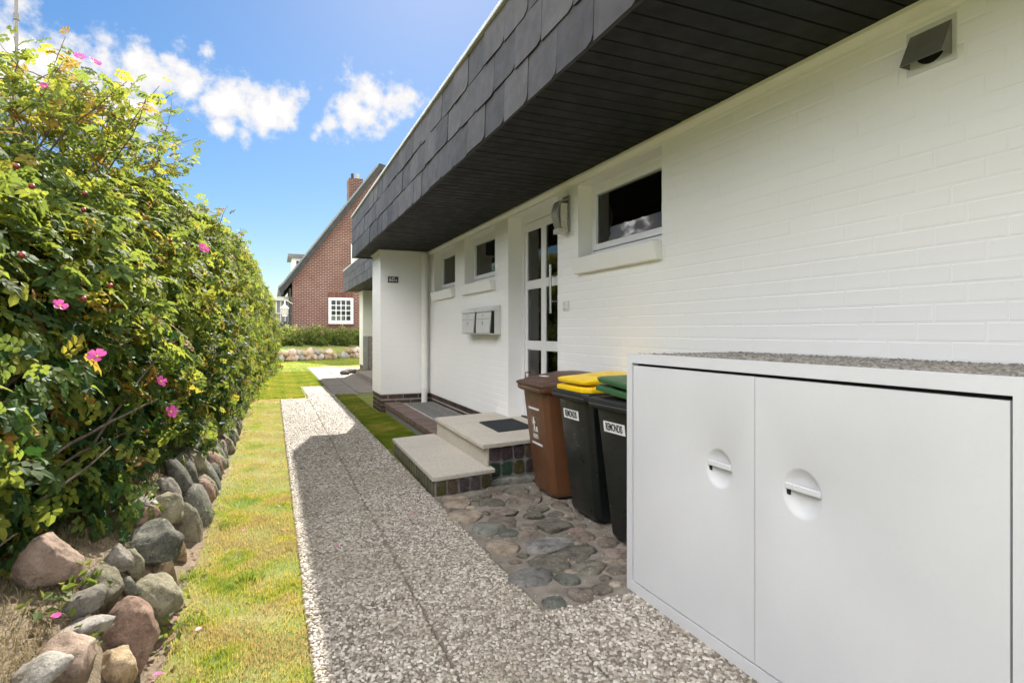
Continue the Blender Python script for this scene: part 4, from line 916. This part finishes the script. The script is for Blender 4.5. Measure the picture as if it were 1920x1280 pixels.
for k in range(5): MB().ext([(rt[k][0]-.13, rt[k][1]+.30), (rt[k+1][0]-.13, rt[k+1][1]+.30), (rt[k+1][0]-.18, rt[k+1][1]+.40), (rt[k][0]-.18, rt[k][1]+.40)], 'y', BY-.29, BY-.251).build('verge_flashing', M['lead'], rf)
cx0, cz1 = bp(653, 336, BY+3.4); cx1, _ = bp(679, 336, BY+3.4)
ch = MB().box((cx0, BY+3, cz1-5), (cx1, BY+4.2, cz1)).build('chimney', M['redbrick'], rf)
for px_, wd_, hh_, m_ in ((661, .10, .42, 'fence'), (671, .13, .42, 'clay')): x_, _ = bp(px_, 330, BY+3.4); MB().tube([(x_, BY+3.5, cz1-.02), (x_, BY+3.5, cz1+hh_)], wd_, 10).build('chimney_pot', M[m_], rf)
# dormer on the left slope
dx0, dz1 = bp(547, 484, BY+3); dx1, dz0 = bp(575, 522, BY+3)
dm = MB().box((dx0, BY+2.2, dz0-.6), (dx1+1.5, BY+4.8, dz1-.05)).build('dormer', M['white'], bh); MB().box((dx0+.25, BY+2.19, dz0), (dx1+1, BY+2.199, dz1-.25)).build('cladding', M['fence'], dm); MB().box((dx0-.25, BY+2.0, dz1-.05), (dx1+1.5, BY+5, dz1+.16)).build('dormer_roof', M['lead'], dm)
def lattice(x0, x1, z0, z1, y, nx, nz, fw):
    fr = MB().box((x0, y-.08, z0), (x0+fw, y-.002, z1)).box((x1-fw, y-.08, z0), (x1, y-.002, z1)).box((x0+fw, y-.08, z0), (x1-fw, y-.002, z0+fw*1.3)).box((x0+fw, y-.08, z1-fw), (x1-fw, y-.002, z1)).build('window', M['white'], bh)
    a0, a1, c0, c1 = x0+fw, x1-fw, z0+fw*1.3, z1-fw
    for k in range(1, nx): MB().box((a0+(a1-a0)*k/nx-.022, y-.06, c0), (a0+(a1-a0)*k/nx+.022, y-.03, c1)).build('glazing_bar', M['white'], fr)
    for k in range(1, nz): MB().box((a0, y-.062, c0+(c1-c0)*k/nz-.022), (a1, y-.032, c0+(c1-c0)*k/nz+.022)).build('glazing_bar', M['white'], fr)
    for k in range(nx):
        for q in range(nz): MB().box((a0+(a1-a0)*k/nx+.02, y-.045, c0+(c1-c0)*q/nz+.02), (a0+(a1-a0)*(k+1)/nx-.02, y-.040, c0+(c1-c0)*(q+1)/nz-.02)).build('pane', M['glass'], fr)
    MB().box((a0, y-.02, c0), (a1, y-.004, c1)).build('net_curtain', M['curtain'], fr)
    return fr
wx0, wz1 = bp(616, 558); wx1, wz0 = bp(662, 607); lattice(wx0, wx1, wz0, wz1, BY, 4, 4, .15)
ux0, uz1 = bp(658, 458); ux1, uz0 = bp(690, 505); lattice(ux0, ux1, uz0, uz1, BY, 3, 3, .15)
for k in range(17):                               # soldier course over the window, brick sill below it
    x_ = wx0-.05+k*(wx1-wx0+.1)/17; MB().box((x_, BY-.015, wz1+.02), (x_+(wx1-wx0+.1)/17-.018, BY+.05, wz1+.34)).build('brick', M['redbrick1'], bh)
MB().box((wx0-.03, BY-.12, wz0-.14), (wx1+.03, BY+.02, wz0-.02)).build('window_sill', M['redbrick1'], bh)
gx, gz = bp(545, 560); MB().tube([(gx-.05, BY-.1, .4), (gx-.05, BY-.1, gz+.6)], .06, 8).build('downpipe', M['fence'], bh)
MB().tube([(bp(529, 551)[0], BY-.3, bp(529, 549)[1]), (bp(529, 551)[0], BY+11, bp(529, 549)[1])], .09, 8).build('gutter', M['fence'], bh)
# white porch left of the gable, with lantern and fence
px0, pz1 = bp(519, 556, BY+1.5); px1, pz0 = bp(545, 600, BY+1.5)
pr = empty('porch', (px0, BY+1.5, .9), label='white glazed porch at the left corner of the brick house', cat='porch')
MB().box((px0-1.2, BY+1.5, .6), (xl, BY+4, pz1-.25)).build('wall', M['curtain'], pr); MB().box((px0-1.3, BY+1.3, pz1-.25), (xl, BY+4.2, pz1)).build('beam', M['white'], pr)
for k in range(9): x_ = px0-1.1+k*.26; MB().box((x_, BY+1.44, .8), (x_+.06, BY+1.499, pz1-.25)).build('mullion', M['white'], pr)
for k in range(3): MB().box((px0-1.2, BY+1.43, 1.2+k*.6), (xl, BY+1.438, 1.26+k*.6)).build('transom', M['white'], pr)
lx, lz = bp(534, 578, BY-.4)
la = empty('lantern', (lx, BY-.4, lz-.5), label='white hexagonal lantern hanging at the corner of the brick house', cat='lantern')
hx = lambda r, z: [(lx+r*math.cos(k*math.pi/3), BY-.4+r*math.sin(k*math.pi/3), z) for k in range(6)]
MB().loft([hx(.14, lz-.42), hx(.22, lz+.0)]).build('glass_body', M['lampglass'], la); MB().loft([hx(.27, lz+.001), hx(.12, lz+.16), hx(.04, lz+.24), hx(.03, lz+.46)]).build('cap', M['white'], la); MB().loft([hx(.16, lz-.46), hx(.15, lz-.42)]).build('base_ring', M['white'], la)
MB().tube([(lx, BY-.4, lz+.45), (lx+.05, BY-.4, lz+.5), (xl, BY-.1, lz+.3)], .025, 6).build('bracket', M['white'], la)
fx1 = bp(547, 600, BY-1)[0]
fe = empty('board_fence', (fx1-1, BY-1, .8), label='dark board fence at the corner of the brick house', cat='fence')
for k in range(12):
    x_ = fx1-.22-k*.235; MB().box((x_, BY-1, .5), (x_+.20, BY-.97, 1.32+.55+.03*math.sin(k*1.7))).build('board', M['fence'], fe)
for z_ in (1.0, 1.55): MB().box((fx1-2.9, BY-.969, z_), (fx1, BY-.92, z_+.08)).build('rail', M['fence'], fe)
fp = empty('flagpole', (-5.75, 17.6, 0), label='tall bare pole rising behind the rose hedge', cat='flagpole')
MB().tube([(-5.75, 17.6, 0), (-5.75, 17.6, 7.9), (-5.75, 17.6, 10.5)], [.05, .045, .035], 10).build('pole', M['pole'], fp, smooth=True); MB().tube([(-5.75, 17.6, 8.9), (-5.75, 17.6, 9.05)], .065, 10).build('collar', M['pole'], fp)
# ------------------------------------------------------------------ grass
def sn(x, y, s=1., p=0.):                          # smooth pseudo-noise for numpy arrays, about 0..1
    return .5+.25*(np.sin(x*2.1*s+1.3*np.sin(y*1.7*s+p)+p)+np.sin(y*2.6*s+1.7*np.sin(x*1.9*s-p)+2*p))*.9
def blades(name, P, h, w_, mat, rnd, seed, lean=.5, parent=None):
    r_ = np.random.default_rng(seed); n = len(P); a = r_.uniform(0, 2*math.pi, n); hh = h*r_.uniform(.45, 1.25, n)
    d = np.stack([np.cos(a), np.sin(a), np.zeros(n)], -1); s = np.stack([-np.sin(a), np.cos(a), np.zeros(n)], -1); ln = lean*r_.uniform(.1, 1.6, n)
    ww = w_*r_.uniform(.7, 1.3, n); up = np.array([0, 0, 1.])
    mid = P+up*(hh*.6)[:, None]+d*(hh*ln*.35)[:, None]; tip = P+up*(hh*np.clip(1-.35*ln, .25, 1))[:, None]+d*(hh*ln)[:, None]
    V = np.stack([P-s*ww[:, None], P+s*ww[:, None], mid+s*ww[:, None]*.7, mid-s*ww[:, None]*.7, tip], 1).reshape(-1, 3)
    i = np.arange(n)[:, None]*5; F = np.concatenate([i+np.array([[0, 1, 2]]), i+np.array([[0, 2, 3]]), i+np.array([[3, 2, 4]])], 1).reshape(-1, 3)
    return obj(name, mesh_np(name, V, F, mat, False, {'rnd': np.repeat(rnd, 5)}), parent, kind='stuff')
def scatter(n, x0, x1, y0, y1, pw=1.): return np.stack([rng.uniform(x0, x1, n), y0+(y1-y0)*rng.random(n)**pw, np.full(n, -.015)], -1)
def lawn_rnd(P, dry):
    q = (sn(P[:, 0], P[:, 1], 1.9, .7)-.5)*.9+(sn(P[:, 0], P[:, 1], 6.3, 2.2)-.5)*.95+(sn(P[:, 0], P[:, 1], 15., 4.)-.5)*.45+rng.random(len(P))*.42+.43
    return np.clip(q*dry+dry*.12-.08, 0, 1)
P = np.concatenate([scatter(70000, -.50, .165, 1.5, 5.2), scatter(50000, -.52, .16, 5.2, 12.4)])
keep = rng.random(len(P)) < np.clip((P[:, 0]+.44)*5.5, .03, 1)*np.clip(.15+sn(P[:, 0], P[:, 1], 4.1, 5.)*1.1, .12, 1); P = P[keep]
edge = np.clip((-.22-P[:, 0])*3, 0, .5)
tag(blades('grass', P, .024, .0014, M['grass'], np.clip(lawn_rnd(P, 1.05)+edge, 0, 1), 1), 'short sun-dried lawn strip between stone wall and path', 'grass')
P = np.concatenate([scatter(26000, 1.20, 1.70, 6.35, 9.6), scatter(9000, 1.2, 1.72, 9.6, 12.6)]); P = P[(P[:, 0] > 1.195) & ~((P[:, 0] > 1.60) & (P[:, 1] > 9.45))]
tag(blades('grass', P, .036, .002, M['grass'], np.clip(lawn_rnd(P, .55)+.05, 0, .75), 2), 'green grass patch between path and light well', 'grass')
P = np.concatenate([scatter(70000, -.5, 1.16, 12.3, 20), scatter(45000, -2.2, 6, 20, 29)])
P = P[(((P[:, 0] < .62) | (P[:, 1] > 14.9)) & ((P[:, 0] < 1.17) | (P[:, 1] > 22.6)))]; P = P[P[:, 1] < 26.4+.8*(P[:, 0]+.2)]
tag(blades('grass', P, .042, .0045, M['grass'], lawn_rnd(P, .55), 3), 'sunlit green lawn at the far end of the path', 'grass')
def bank_z(x, y): return np.interp(-(x-np.interp(y, [-2, 12, 15, 19, 23], [0, 0, .10, .32, .5])), [.4, .5, .58, .68, .82, 1.1, 1.8, 3.2, 7], [-.06, .02, .17, .32, .375, .41, .45, .5, .5])
P = scatter(42000, -2.0, -.60, 1.2, 6.0, 1.4); P[:, 2] = bank_z(P[:, 0], P[:, 1])-.005
P = P[rng.random(len(P)) < np.clip(.25+sn(P[:, 0], P[:, 1], 4, 1.)*1.0, 0, 1)]
tag(blades('dry_grass', P, .050, .0016, M['drygrass'], np.clip(rng.random(len(P))*.75+.25-.4*(sn(P[:, 0], P[:, 1], 2.3, 3.) > .62), 0, 1), 4, 1.1), 'withered dry grass on the bank under the hedge', 'grass')
P = scatter(9000, 1.0, 8, 25.5, 33); P[:, 2] = .5
tufts = []
for (x, y) in ((-.30, 2.42), (-.34, 3.0), (-.05, 2.2), (-.42, 3.55), (-.28, 4.4), (-.1, 3.4), (-1.0, 2.0), (-.88, 2.05)):
    q = rng.normal(size=(70, 2))*.035; z = bank_z(np.full(70, x), np.full(70, y))
    tufts.append(np.stack([x+q[:, 0], y+q[:, 1], np.maximum(z, -.025)], -1))
P = np.concatenate(tufts); tag(blades('grass_tufts', P, .065, .003, M['grass'], rng.random(len(P))*.35, 5, .8), 'greener grass tufts standing out of the dry lawn', 'grass')

# ------------------------------------------------------------------ rose hedge
hedge = empty('rose_hedge', (-1.4, 8, .4), label='tall wild rose hedge with pink blossoms along the left of the path', cat='hedge')
YS =   [0.4,  2.0,  3.0,  4.0,  5.5,  7.0,  9.0,  11., 13., 15., 17., 19., 20.6, 21.5]
XF =   [-1.15,-1.0, -.80, -.68, -.58, -.52, -.50, -.46,-.42,-.34,-.22,-.08, .03, .05]      # front face at mid height
ZC =   [1.95, 2.00, 2.08, 2.22, 2.48, 2.66, 2.80, 2.92,2.98,2.95,2.80,2.50, 2.1, 1.2]      # crest height
TX =   [.70,  .72,  .70,  .66,  .58,  .48,  .36,  .26, .20, .18, .18, .18, .2,  .2]       # how far the crest lies behind the front face
def hedge_pt(y, t, dep):
    """t 0..1 from foot over the crest to the back, dep metres inside the surface"""
    xf = np.interp(y, YS, XF); zc = np.interp(y, YS, ZC); tx = np.interp(y, YS, TX)
    k1 = t < .62
    u = np.clip(t/.62, 0, 1); bulge = np.sin(u*math.pi)*.10
    zf = np.interp(y, [5, 8, 12, 20], [.36, .20, .06, .03]); x1 = xf-.10+bulge+np.interp(y, [5, 9, 20], [0, .09, .10])*(1-u)-tx*np.clip((u-.35)/.65, 0, 1)**1.7; z1 = zf+(zc-zf)*np.sin(u*math.pi/2)**.92
    v = np.clip((t-.62)/.38, 0, 1)
    x2 = xf-.10-tx-1.1*v; z2 = zc-.55*v**2
    x = np.where(k1, x1, x2); z = np.where(k1, z1, z2)
    wob = .16*(sn(y*1.1, z*1.5, 1.6, .4)-.5)*2+.10*(sn(y*2.7, z*3.1, 1.9, 2.)-.5)*2+.06*(sn(y*6, z*7, 1.9, 4.)-.5)*2
    nx = np.where(k1, np.cos(u*math.pi/2*.9), -.1*v); nzv = np.where(k1, np.sin(u*math.pi/2*.9), 1.)
    o_ = wob-dep
    return np.stack([x+nx*o_, y, z+nzv*o_*.8], -1), np.stack([nx, np.zeros_like(nx), nzv], -1)
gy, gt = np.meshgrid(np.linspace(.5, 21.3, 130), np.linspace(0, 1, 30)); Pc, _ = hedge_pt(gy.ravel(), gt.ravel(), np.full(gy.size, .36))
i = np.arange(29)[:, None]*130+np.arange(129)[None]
obj('dark_core', mesh_np('dark_core', Pc, np.stack([i, i+1, i+131, i+130], -1).reshape(-1, 4), M['core'], True), hedge)  # dark sheet inside the hedge, painted as the shade in its gaps
# compound rose leaf: five or seven folded leaflets on a stalk, along +x, facing +z
def rose_proto(nl, tri):
    V = []; F = []
    def leaflet(bx, by, ang, ln):
        c_, s_ = math.cos(ang), math.sin(ang); b0 = len(V)
        pts = [(0, 0, 0), (.30, .33, .09), (.72, .30, .07), (1.0, 0, -.08), (.72, -.30, .07), (.30, -.33, .09), (.5, 0, -.015)] if tri else [(0, 0, 0), (.5, .30, .06), (1, 0, -.05), (.5, -.30, .06)]
        for x, y, z in pts: V.append((bx+(x*c_-y*s_)*ln, by+(x*s_+y*c_)*ln, z*ln))
        F.extend([(b0, b0+6, b0+1), (b0+1, b0+6, b0+2), (b0+2, b0+6, b0+3), (b0+6, b0+4, b0+3), (b0+6, b0+5, b0+4), (b0, b0+5, b0+6)] if tri else [(b0, b0+2, b0+1), (b0, b0+3, b0+2)])
    leaflet(.62, 0, 0, .42)
    for k in range((nl-1)//2):
        x = .52-.22*k
        for s_ in (-1, 1): leaflet(x, s_*.02, s_*1.05, .38-.04*k)
    return np.array(V), np.array(F)
def place(proto, P, Nn, size, rnd, seed, name, mat, parent):
    V0, F0 = proto; r_ = np.random.default_rng(seed); n = len(P)
    nr = Nn*.9+r_.normal(size=(n, 3))*.55+np.array([.05, -.1, .45]); nr /= np.linalg.norm(nr, axis=1)[:, None]
    t = r_.normal(size=(n, 3))+Nn*.5+np.array([0, 0, -.25]); t -= (t*nr).sum(1)[:, None]*nr; t /= np.linalg.norm(t, axis=1)[:, None]; b = np.cross(nr, t)
    s = size*r_.uniform(.65, 1.25, n); droop = -.35*(V0[:, 0]**2)
    V = P[:, None]+s[:, None, None]*((V0[None, :, 0, None]-.4)*t[:, None]+V0[None, :, 1, None]*b[:, None]+(V0[:, 2]+droop)[None, :, None]*nr[:, None])
    F = F0[None]+(np.arange(n)*len(V0))[:, None, None]
    return obj(name, mesh_np(name, V.reshape(-1, 3), F.reshape(-1, 3), mat, False, {'rnd': np.clip(np.repeat(rnd, len(V0))+r_.normal(size=n*len(V0))*.02, 0, 1)}), parent, kind='stuff')
def leaf_rnd(P, n):
    q = sn(P[:, 1]*1.3, P[:, 2]*1.6, 1.7, 1.)*.30+rng.random(n)**1.5*.58
    brown = (sn(P[:, 1]*2.2, P[:, 2]*2.6, 2.1, 3.3) > .66) & (rng.random(n) < .20) | (rng.random(n) < .02)
    return np.clip(np.where(brown, .80+rng.random(n)*.2, q), 0, 1)
def hedge_leaves(n, y0, y1, pw, dmax, t1=.82):
    y = y0+(y1-y0)*rng.random(n)**pw; t = rng.random(n)*t1; dep = -.10+dmax*rng.random(n)**1.3
    return hedge_pt(y, t, dep)
P, Nn = hedge_leaves(14300, .9, 7.2, .9, .42); place(rose_proto(7, True), P, Nn, .108, leaf_rnd(P, len(P)), 21, 'foliage', M['rose'], hedge)
P, Nn = hedge_leaves(22000, 7.0, 13.2, .9, .42); place(rose_proto(5, False), P, Nn, .125, leaf_rnd(P, len(P)), 22, 'foliage', M['rose'], hedge)
P, Nn = hedge_leaves(17000, 13.0, 21.5, 1, .45); place(rose_proto(5, False), P, Nn, .17, leaf_rnd(P, len(P)), 23, 'foliage', M['rose'], hedge)
# single leaves standing out on the near surface
V0, F0 = rose_proto(7, True); V0 = V0.copy(); V0[:, 2] += -.3*V0[:, 0]**2
lm = []
for k in range(5):
    Vk = V0*(1, 1+.08*k, 1)+np.stack([np.zeros(len(V0)), .05*(k-2)*V0[:, 0]**2, .1*(k-2)*V0[:, 1]], -1); lm.append(mesh_np('leaf', Vk*.112, F0, M['rose_o']))
P, Nn = hedge_pt(.9+5.6*rng.random(300), rng.random(300)*.62, np.full(300, -.11))
for k in range(300):
    o = obj('leaf', lm[k % 5], hedge, P[k]); nr = Vector(Nn[k]+rng.normal(size=3)*.45+np.array([0, -.15, .35])).normalized(); q = nr.to_track_quat('Z', 'Y').to_euler(); o.rotation_euler = q; o.rotation_mode = 'QUATERNION'
    o.rotation_quaternion = nr.to_track_quat('Z', 'Y') @ Matrix.Rotation(random.uniform(0, 6.28), 3, 'Z').to_quaternion(); o.scale = (random.uniform(.7, 1.15),)*3
# airy shoots above the crest
shoots_P = []; shoots_N = []
def shoot(p, d, ln, r=.006, nleaf=10, name='branch', wig=.10):
    pts = [Vector(p)]; d = Vector(d).normalized()
    for k in range(7):
        d = (d+Vector((random.gauss(0, wig), random.gauss(0, wig), random.gauss(0, wig)-.02))).normalized(); pts.append(pts[-1]+d*ln/7)
    MB().tube([tuple(q) for q in pts], [r*(1-.75*k/7) for k in range(8)], 6).build(name, M['bark'], hedge, smooth=True)
    for k in range(nleaf):
        t = random.uniform(.25, 1)**.7*7; i_ = min(6, int(t)); q = pts[i_].lerp(pts[i_+1], t-i_); shoots_P.append(tuple(q+Vector((random.gauss(0, .05), random.gauss(0, .05), random.gauss(0, .04))))); shoots_N.append((0, -.2, .7))
    return pts
for k in range(54):
    y = random.choice([random.uniform(2.6, 4.2), random.uniform(3.8, 5.6), random.uniform(3.8, 5.8), random.uniform(5.6, 8.5)]); pt, nn_ = hedge_pt(np.array([y]), np.array([random.uniform(.5, .68)]), np.array([.12]))
    hi = float(np.interp(y, [2.5, 3.6, 4.3, 5.0, 5.6, 6.2, 7.0, 8.5], [.30, .50, .92, .98, .80, .50, .30, .22]))
    pts = shoot(pt[0], (random.gauss(.05, .3), random.gauss(0, .3), 1.), hi*random.uniform(.75, 1.15), .007, 17 if hi > .4 else 9)
    if hi > .4:
        for q in (3, 5): shoot(pts[q], (random.gauss(.1, .7), random.gauss(0, .7), .5), hi*.45, .004, 8)
for k in range(40):
    y = random.uniform(6, 20); pt, nn_ = hedge_pt(np.array([y]), np.array([random.uniform(.3, .66)]), np.array([.05])); n_ = nn_[0]
    shoot(pt[0], (n_[0]*.6+random.gauss(0, .3), random.gauss(-.2, .4), n_[2]+.4), random.uniform(.16, .34), .005, 6)
P = np.array(shoots_P); Nn = np.array(shoots_N); place(rose_proto(7, True), P, Nn, .095, np.clip(leaf_rnd(P, len(P))+.12, 0, 1), 24, 'shoot_leaves', M['rose'], hedge)
# thick bare stems low down, where the hedge opens
for (a_, b_, c_, d_, r) in (((-1.35, 2.5, .45), (-.98, 2.75, .72), (-.74, 3.2, .90), (-.60, 3.75, .93), .012), ((-1.3, 2.3, .55), (-1.0, 2.5, .62), (-.86, 2.85, .78), (-.8, 3.0, .84), .009), ((-1.2, 3.0, .5), (-.95, 3.2, .95), (-.80, 3.5, 1.25), (-.62, 3.9, 1.35), .011),
                            ((-1.4, 2.0, .8), (-1.12, 2.2, 1.0), (-1.0, 2.6, 1.08), (-.85, 3.1, 1.2), .010), ((-.95, 3.8, .4), (-.78, 3.9, .8), (-.70, 4.2, 1.15), (-.60, 4.8, 1.3), .010), ((-1.4, 1.9, .45), (-1.2, 2.1, .52), (-1.05, 2.25, .62), (-.95, 2.35, .78), .008), ((-1.0, 2.9, .62), (-.84, 3.1, .78), (-.74, 3.5, .80), (-.66, 3.9, .76), .008),
                            ((-1.25, 2.2, .75), (-1.0, 2.45, .95), (-.88, 2.7, 1.15), (-.80, 3.0, 1.30), .009), ((-1.15, 2.6, .5), (-.92, 2.75, .60), (-.80, 3.0, .66), (-.70, 3.25, .78), .010), ((-1.3, 1.9, .95), (-1.1, 2.1, 1.25), (-1.0, 2.3, 1.4), (-.92, 2.6, 1.62), .009), ((-1.0, 3.3, .5), (-.80, 3.4, .75), (-.68, 3.6, 1.05), (-.60, 4.0, 1.2), .009), ((-1.1, 2.0, .5), (-.98, 2.2, .56), (-.90, 2.4, .55), (-.84, 2.6, .60), .007)):
    A, B_, C_, D_ = map(Vector, (a_, b_, c_, d_)); pts = []
    for k in range(13):
        t = k/12; q = A*(1-t)**3+B_*3*t*(1-t)**2+C_*3*t*t*(1-t)+D_*t**3; pts.append(tuple(q+Vector((random.gauss(0, .006),)*3)))
    MB().tube(pts, [r*(1-.6*k/12) for k in range(13)], 7).build('branch', M['bark'], hedge, smooth=True)
for k in range(40):
    y = random.uniform(1.5, 9); pt, nn_ = hedge_pt(np.array([y]), np.array([random.uniform(.05, .45)]), np.array([.02])); pts = [(pt[0][0]-.45, y+random.uniform(-.3, .3), random.uniform(.4, 1.0))]
    MB().tube([pts[0], ((pts[0][0]+pt[0][0])/2-.05, (pts[0][1]+y)/2, (pts[0][2]+pt[0][2])/2+.05), tuple(pt[0])], [.011, .008, .004], 6).build('branch', M['bark'], hedge, smooth=True)
# blossoms and hips
def flower(p, face, r=.042):
    f_ = empty_part('blossom', hedge); n_ = Vector(face).normalized(); q = n_.to_track_quat('Z', 'Y').to_matrix(); b = MB()
    for k in range(5):
        an = k*2*math.pi/5+random.uniform(-.1, .1); c_, s_ = math.cos(an), math.sin(an); up = random.uniform(.5, 1.15)
        loc = [(.12, 0, 0), (.5, .38, .18*up*2), (.95, .42, .5*up), (1.08, 0, .42*up), (.95, -.42, .5*up), (.5, -.38, .18*up*2), (.6, 0, .1*up)]
        pts = [tuple(Vector(p)+q @ (Vector((x*c_-y*s_, x*s_+y*c_, z))*r)) for x, y, z in loc]
        b.poly(pts, [(0, 1, 6), (1, 2, 6), (2, 3, 6), (3, 4, 6), (4, 5, 6), (5, 0, 6)])
    o = b.build('blossom', M['petal'], hedge, smooth=True)
    bm = bmesh.new(); bmesh.ops.create_icosphere(bm, subdivisions=1, radius=r*.2); me = bpy.data.meshes.new('stamens'); bm.to_mesh(me); bm.free(); me.materials.append(M['stamen'])
    obj('stamens', me, o, tuple(Vector(p)+n_*r*.1))
def empty_part(*a): return None
def hedge_at(px, py, lift=.14):
    """first hedge surface point met along the sight line of a photo pixel"""
    u = (px-960)/1080; dv = Vector((u*math.cos(YAW)+math.sin(YAW), -u*math.sin(YAW)+math.cos(YAW), (621-py)/1080)); bst = None
    ts = np.linspace(0, .8, 120); yy = np.linspace(1, 21, 500); A, B_ = np.meshgrid(yy, ts); S, _ = hedge_pt(A.ravel(), B_.ravel(), np.full(A.size, -lift))
    d = S-np.array([0, 0, CAMH]); k = np.array(dv); k = k/np.linalg.norm(k); al = d@k; off = np.linalg.norm(d-al[:, None]*k, axis=1)
    ok = np.where(off < .035+.004*al)[0]
    return S[ok[np.argmin(al[ok])]] if len(ok) else None
for px_, py_, r in ((332, 771, .036), (312, 728, .030), (193, 657, .032), (388, 458, .042), (97, 560, .026), (150, 109, .036), (178, 118, .036), (84, 165, .026)):
    p = hedge_at(px_, py_) if py_ > 200 else None
    if py_ < 200:
        Yq = 4.6 if px_ > 100 else 4.0; d = Yq/(math.cos(YAW)-(px_-960)/1080*math.sin(YAW)); p = (d*math.cos(YAW)*(px_-510)/1080, Yq, CAMH-(py_-621)*d/1080)
    if p is not None: flower(tuple(p), (random.uniform(-.1, .9), -.7, random.uniform(.2, 1.1)), r)
hm = None
for px_, py_ in ((50, 312), (76, 342), (168, 353), (176, 385), (140, 573), (312, 283), (215, 545), (330, 440), (420, 520), (60, 470)):
    p = hedge_at(px_, py_)
    if p is not None:
        if hm is None:
            bm = bmesh.new(); bmesh.ops.create_uvsphere(bm, u_segments=12, v_segments=8, radius=.0115); hm = bpy.data.meshes.new('rose_hip'); bm.to_mesh(hm); bm.free(); hm.materials.append(M['hip'])
            for q in hm.polygons: q.use_smooth = True
        obj('rose_hip', hm, hedge, tuple(p))

# ------------------------------------------------------------------ ivy at the hedge foot
ivy = empty('ivy', (-.9, 3.4, .4), label='dark green ivy climbing at the foot of the rose hedge', cat='ivy')
iv = [(0, 0, 0), (.18, .30, .03), (.10, .52, .0), (.42, .34, .04), (.62, .42, .0), (.66, .20, .04), (1.0, 0, -.05), (.66, -.20, .04), (.62, -.42, 0), (.42, -.34, .04), (.10, -.52, 0), (.18, -.30, .03), (.42, 0, -.02)]
ivF = [(12, k, (k+1) % 12) for k in range(12)]; ivF = [(a_, c_, b_) for a_, b_, c_ in ivF]
ivm = [mesh_np('leaf', np.array(iv)*np.array([.060, .060*(1+.1*k), .07]), np.array(ivF), M['ivy_o']) for k in range(3)]
for k in range(250):
    y = random.uniform(1.4, 6.5); pt, nn_ = hedge_pt(np.array([y]), np.array([abs(random.gauss(0, .10))]), np.array([-.05-random.random()*.06])); o = obj('leaf', ivm[k % 3], ivy, pt[0]+np.array([0, 0, random.uniform(-.03, .05)]))
    nr = (Vector(nn_[0])+Vector((random.gauss(.1, .3), random.gauss(-.35, .35), random.gauss(.4, .3)))).normalized(); o.rotation_mode = 'QUATERNION'; o.rotation_quaternion = nr.to_track_quat('Z', 'Y') @ Matrix.Rotation(random.uniform(0, 6.28), 3, 'Z').to_quaternion(); o.scale = (random.uniform(.6, 1.2),)*3
yv = .9+13*rng.random(5200); tv = np.abs(rng.normal(size=5200))*.11; P, Nn = hedge_pt(yv, tv, .22*rng.random(5200)-.06); P[:, 2] += rng.uniform(-.06, .05, 5200)
place((np.array(iv), np.array(ivF)), P, Nn, .078, rng.random(5200), 31, 'leaves', M['ivy'], ivy)
wd_P = []
for (x, y, z) in ((-.66, 2.66, .36), (-.58, 2.36, .22), (-.70, 2.45, .37), (-.45, 3.22, .03), (-.44, 4.5, .04), (-.52, 4.75, .12), (-.46, 5.1, .05), (-.60, 3.72, .30), (-.43, 2.85, .01), (-.46, 5.9, .06), (-.50, 6.6, .1), (-.47, 7.4, .06)):
    q = rng.normal(size=(26, 3))*np.array([.035, .045, .025]); wd_P.append(np.array([x, y, z+.03])+q)
P = np.concatenate(wd_P); o = obj('weeds', leaves_mesh('weeds', P, .04, M['shrub'], rng.random(len(P))*.8, 9, 1.2), kind='stuff'); tag(o, 'small green weeds growing between the wall boulders', 'weeds')
# fallen leaves between the stones and the lawn
fl = MB()
P = np.stack([rng.uniform(-.55, -.30, 260), 2+12*rng.random(260), np.full(260, -.012)], -1); me = leaves_mesh('fallen_leaves', P, .035, M['drygrass'], rng.random(260)*.6+.4, 3, 2.5); o = obj('fallen_leaves', me, kind='stuff'); tag(o, 'dry fallen leaves along the foot of the stone wall', 'leaves')

# ------------------------------------------------------------------ fallen petals
def petal(x, y, z, lab, r=.017, rz=0.):
    b = MB(); loc = [(-1, 0, 0), (-.3, .6, .16), (.6, .62, .22), (.95, 0, .12), (.6, -.62, .22), (-.3, -.6, .16), (.1, 0, .02)]
    b.poly([(px_*r, py_*r, pz_*r) for px_, py_, pz_ in loc], [(0, 1, 6), (1, 2, 6), (2, 3, 6), (3, 4, 6), (4, 5, 6), (5, 0, 6)]); o = b.build('petal', M['petal'], None, smooth=True, loc=(x, y, z), label=lab, cat='petal', group='fallen rose petals'); o.rotation_euler = (.2, .1, rz)
petal(0.934, 4.080, 0.014, 'pink petal on the path before the cobbled strip', 0.016, 4.6)
petal(0.370, 3.661, 0.014, 'pink petal on the path near its centre joint', 0.016, 1.7)
petal(-0.173, 4.201, 0.008, 'pale pink petal on the lawn by the middle of the strip', 0.016, 5.6)
petal(-0.412, 3.674, 0.008, 'pink petal on the lawn edge beside the slanted dark boulder', 0.016, 2.8)
petal(-0.414, 3.038, 0.008, 'pale petal on the lawn beside the big mossy boulder', 0.016, 2.7)
petal(-0.300, 2.878, 0.008, 'pink petal on the lawn right of the red boulder', 0.016, 0.9)
petal(-0.402, 2.558, 0.008, 'bright pink petal on the lawn at the bottom of the picture', 0.022, 3.1)
petal(-0.668, 2.370, 0.368, 'bright magenta petal on the dry grass beside the pale boulders', 0.022, 5.3)
petal(0.048, 4.674, 0.008, 'pale petal where the lawn meets the path edge', 0.016, 1.8)
petal(0.065, 4.102, 0.008, 'dark pink petal at the lawn edge of the path', 0.016, 2.4)
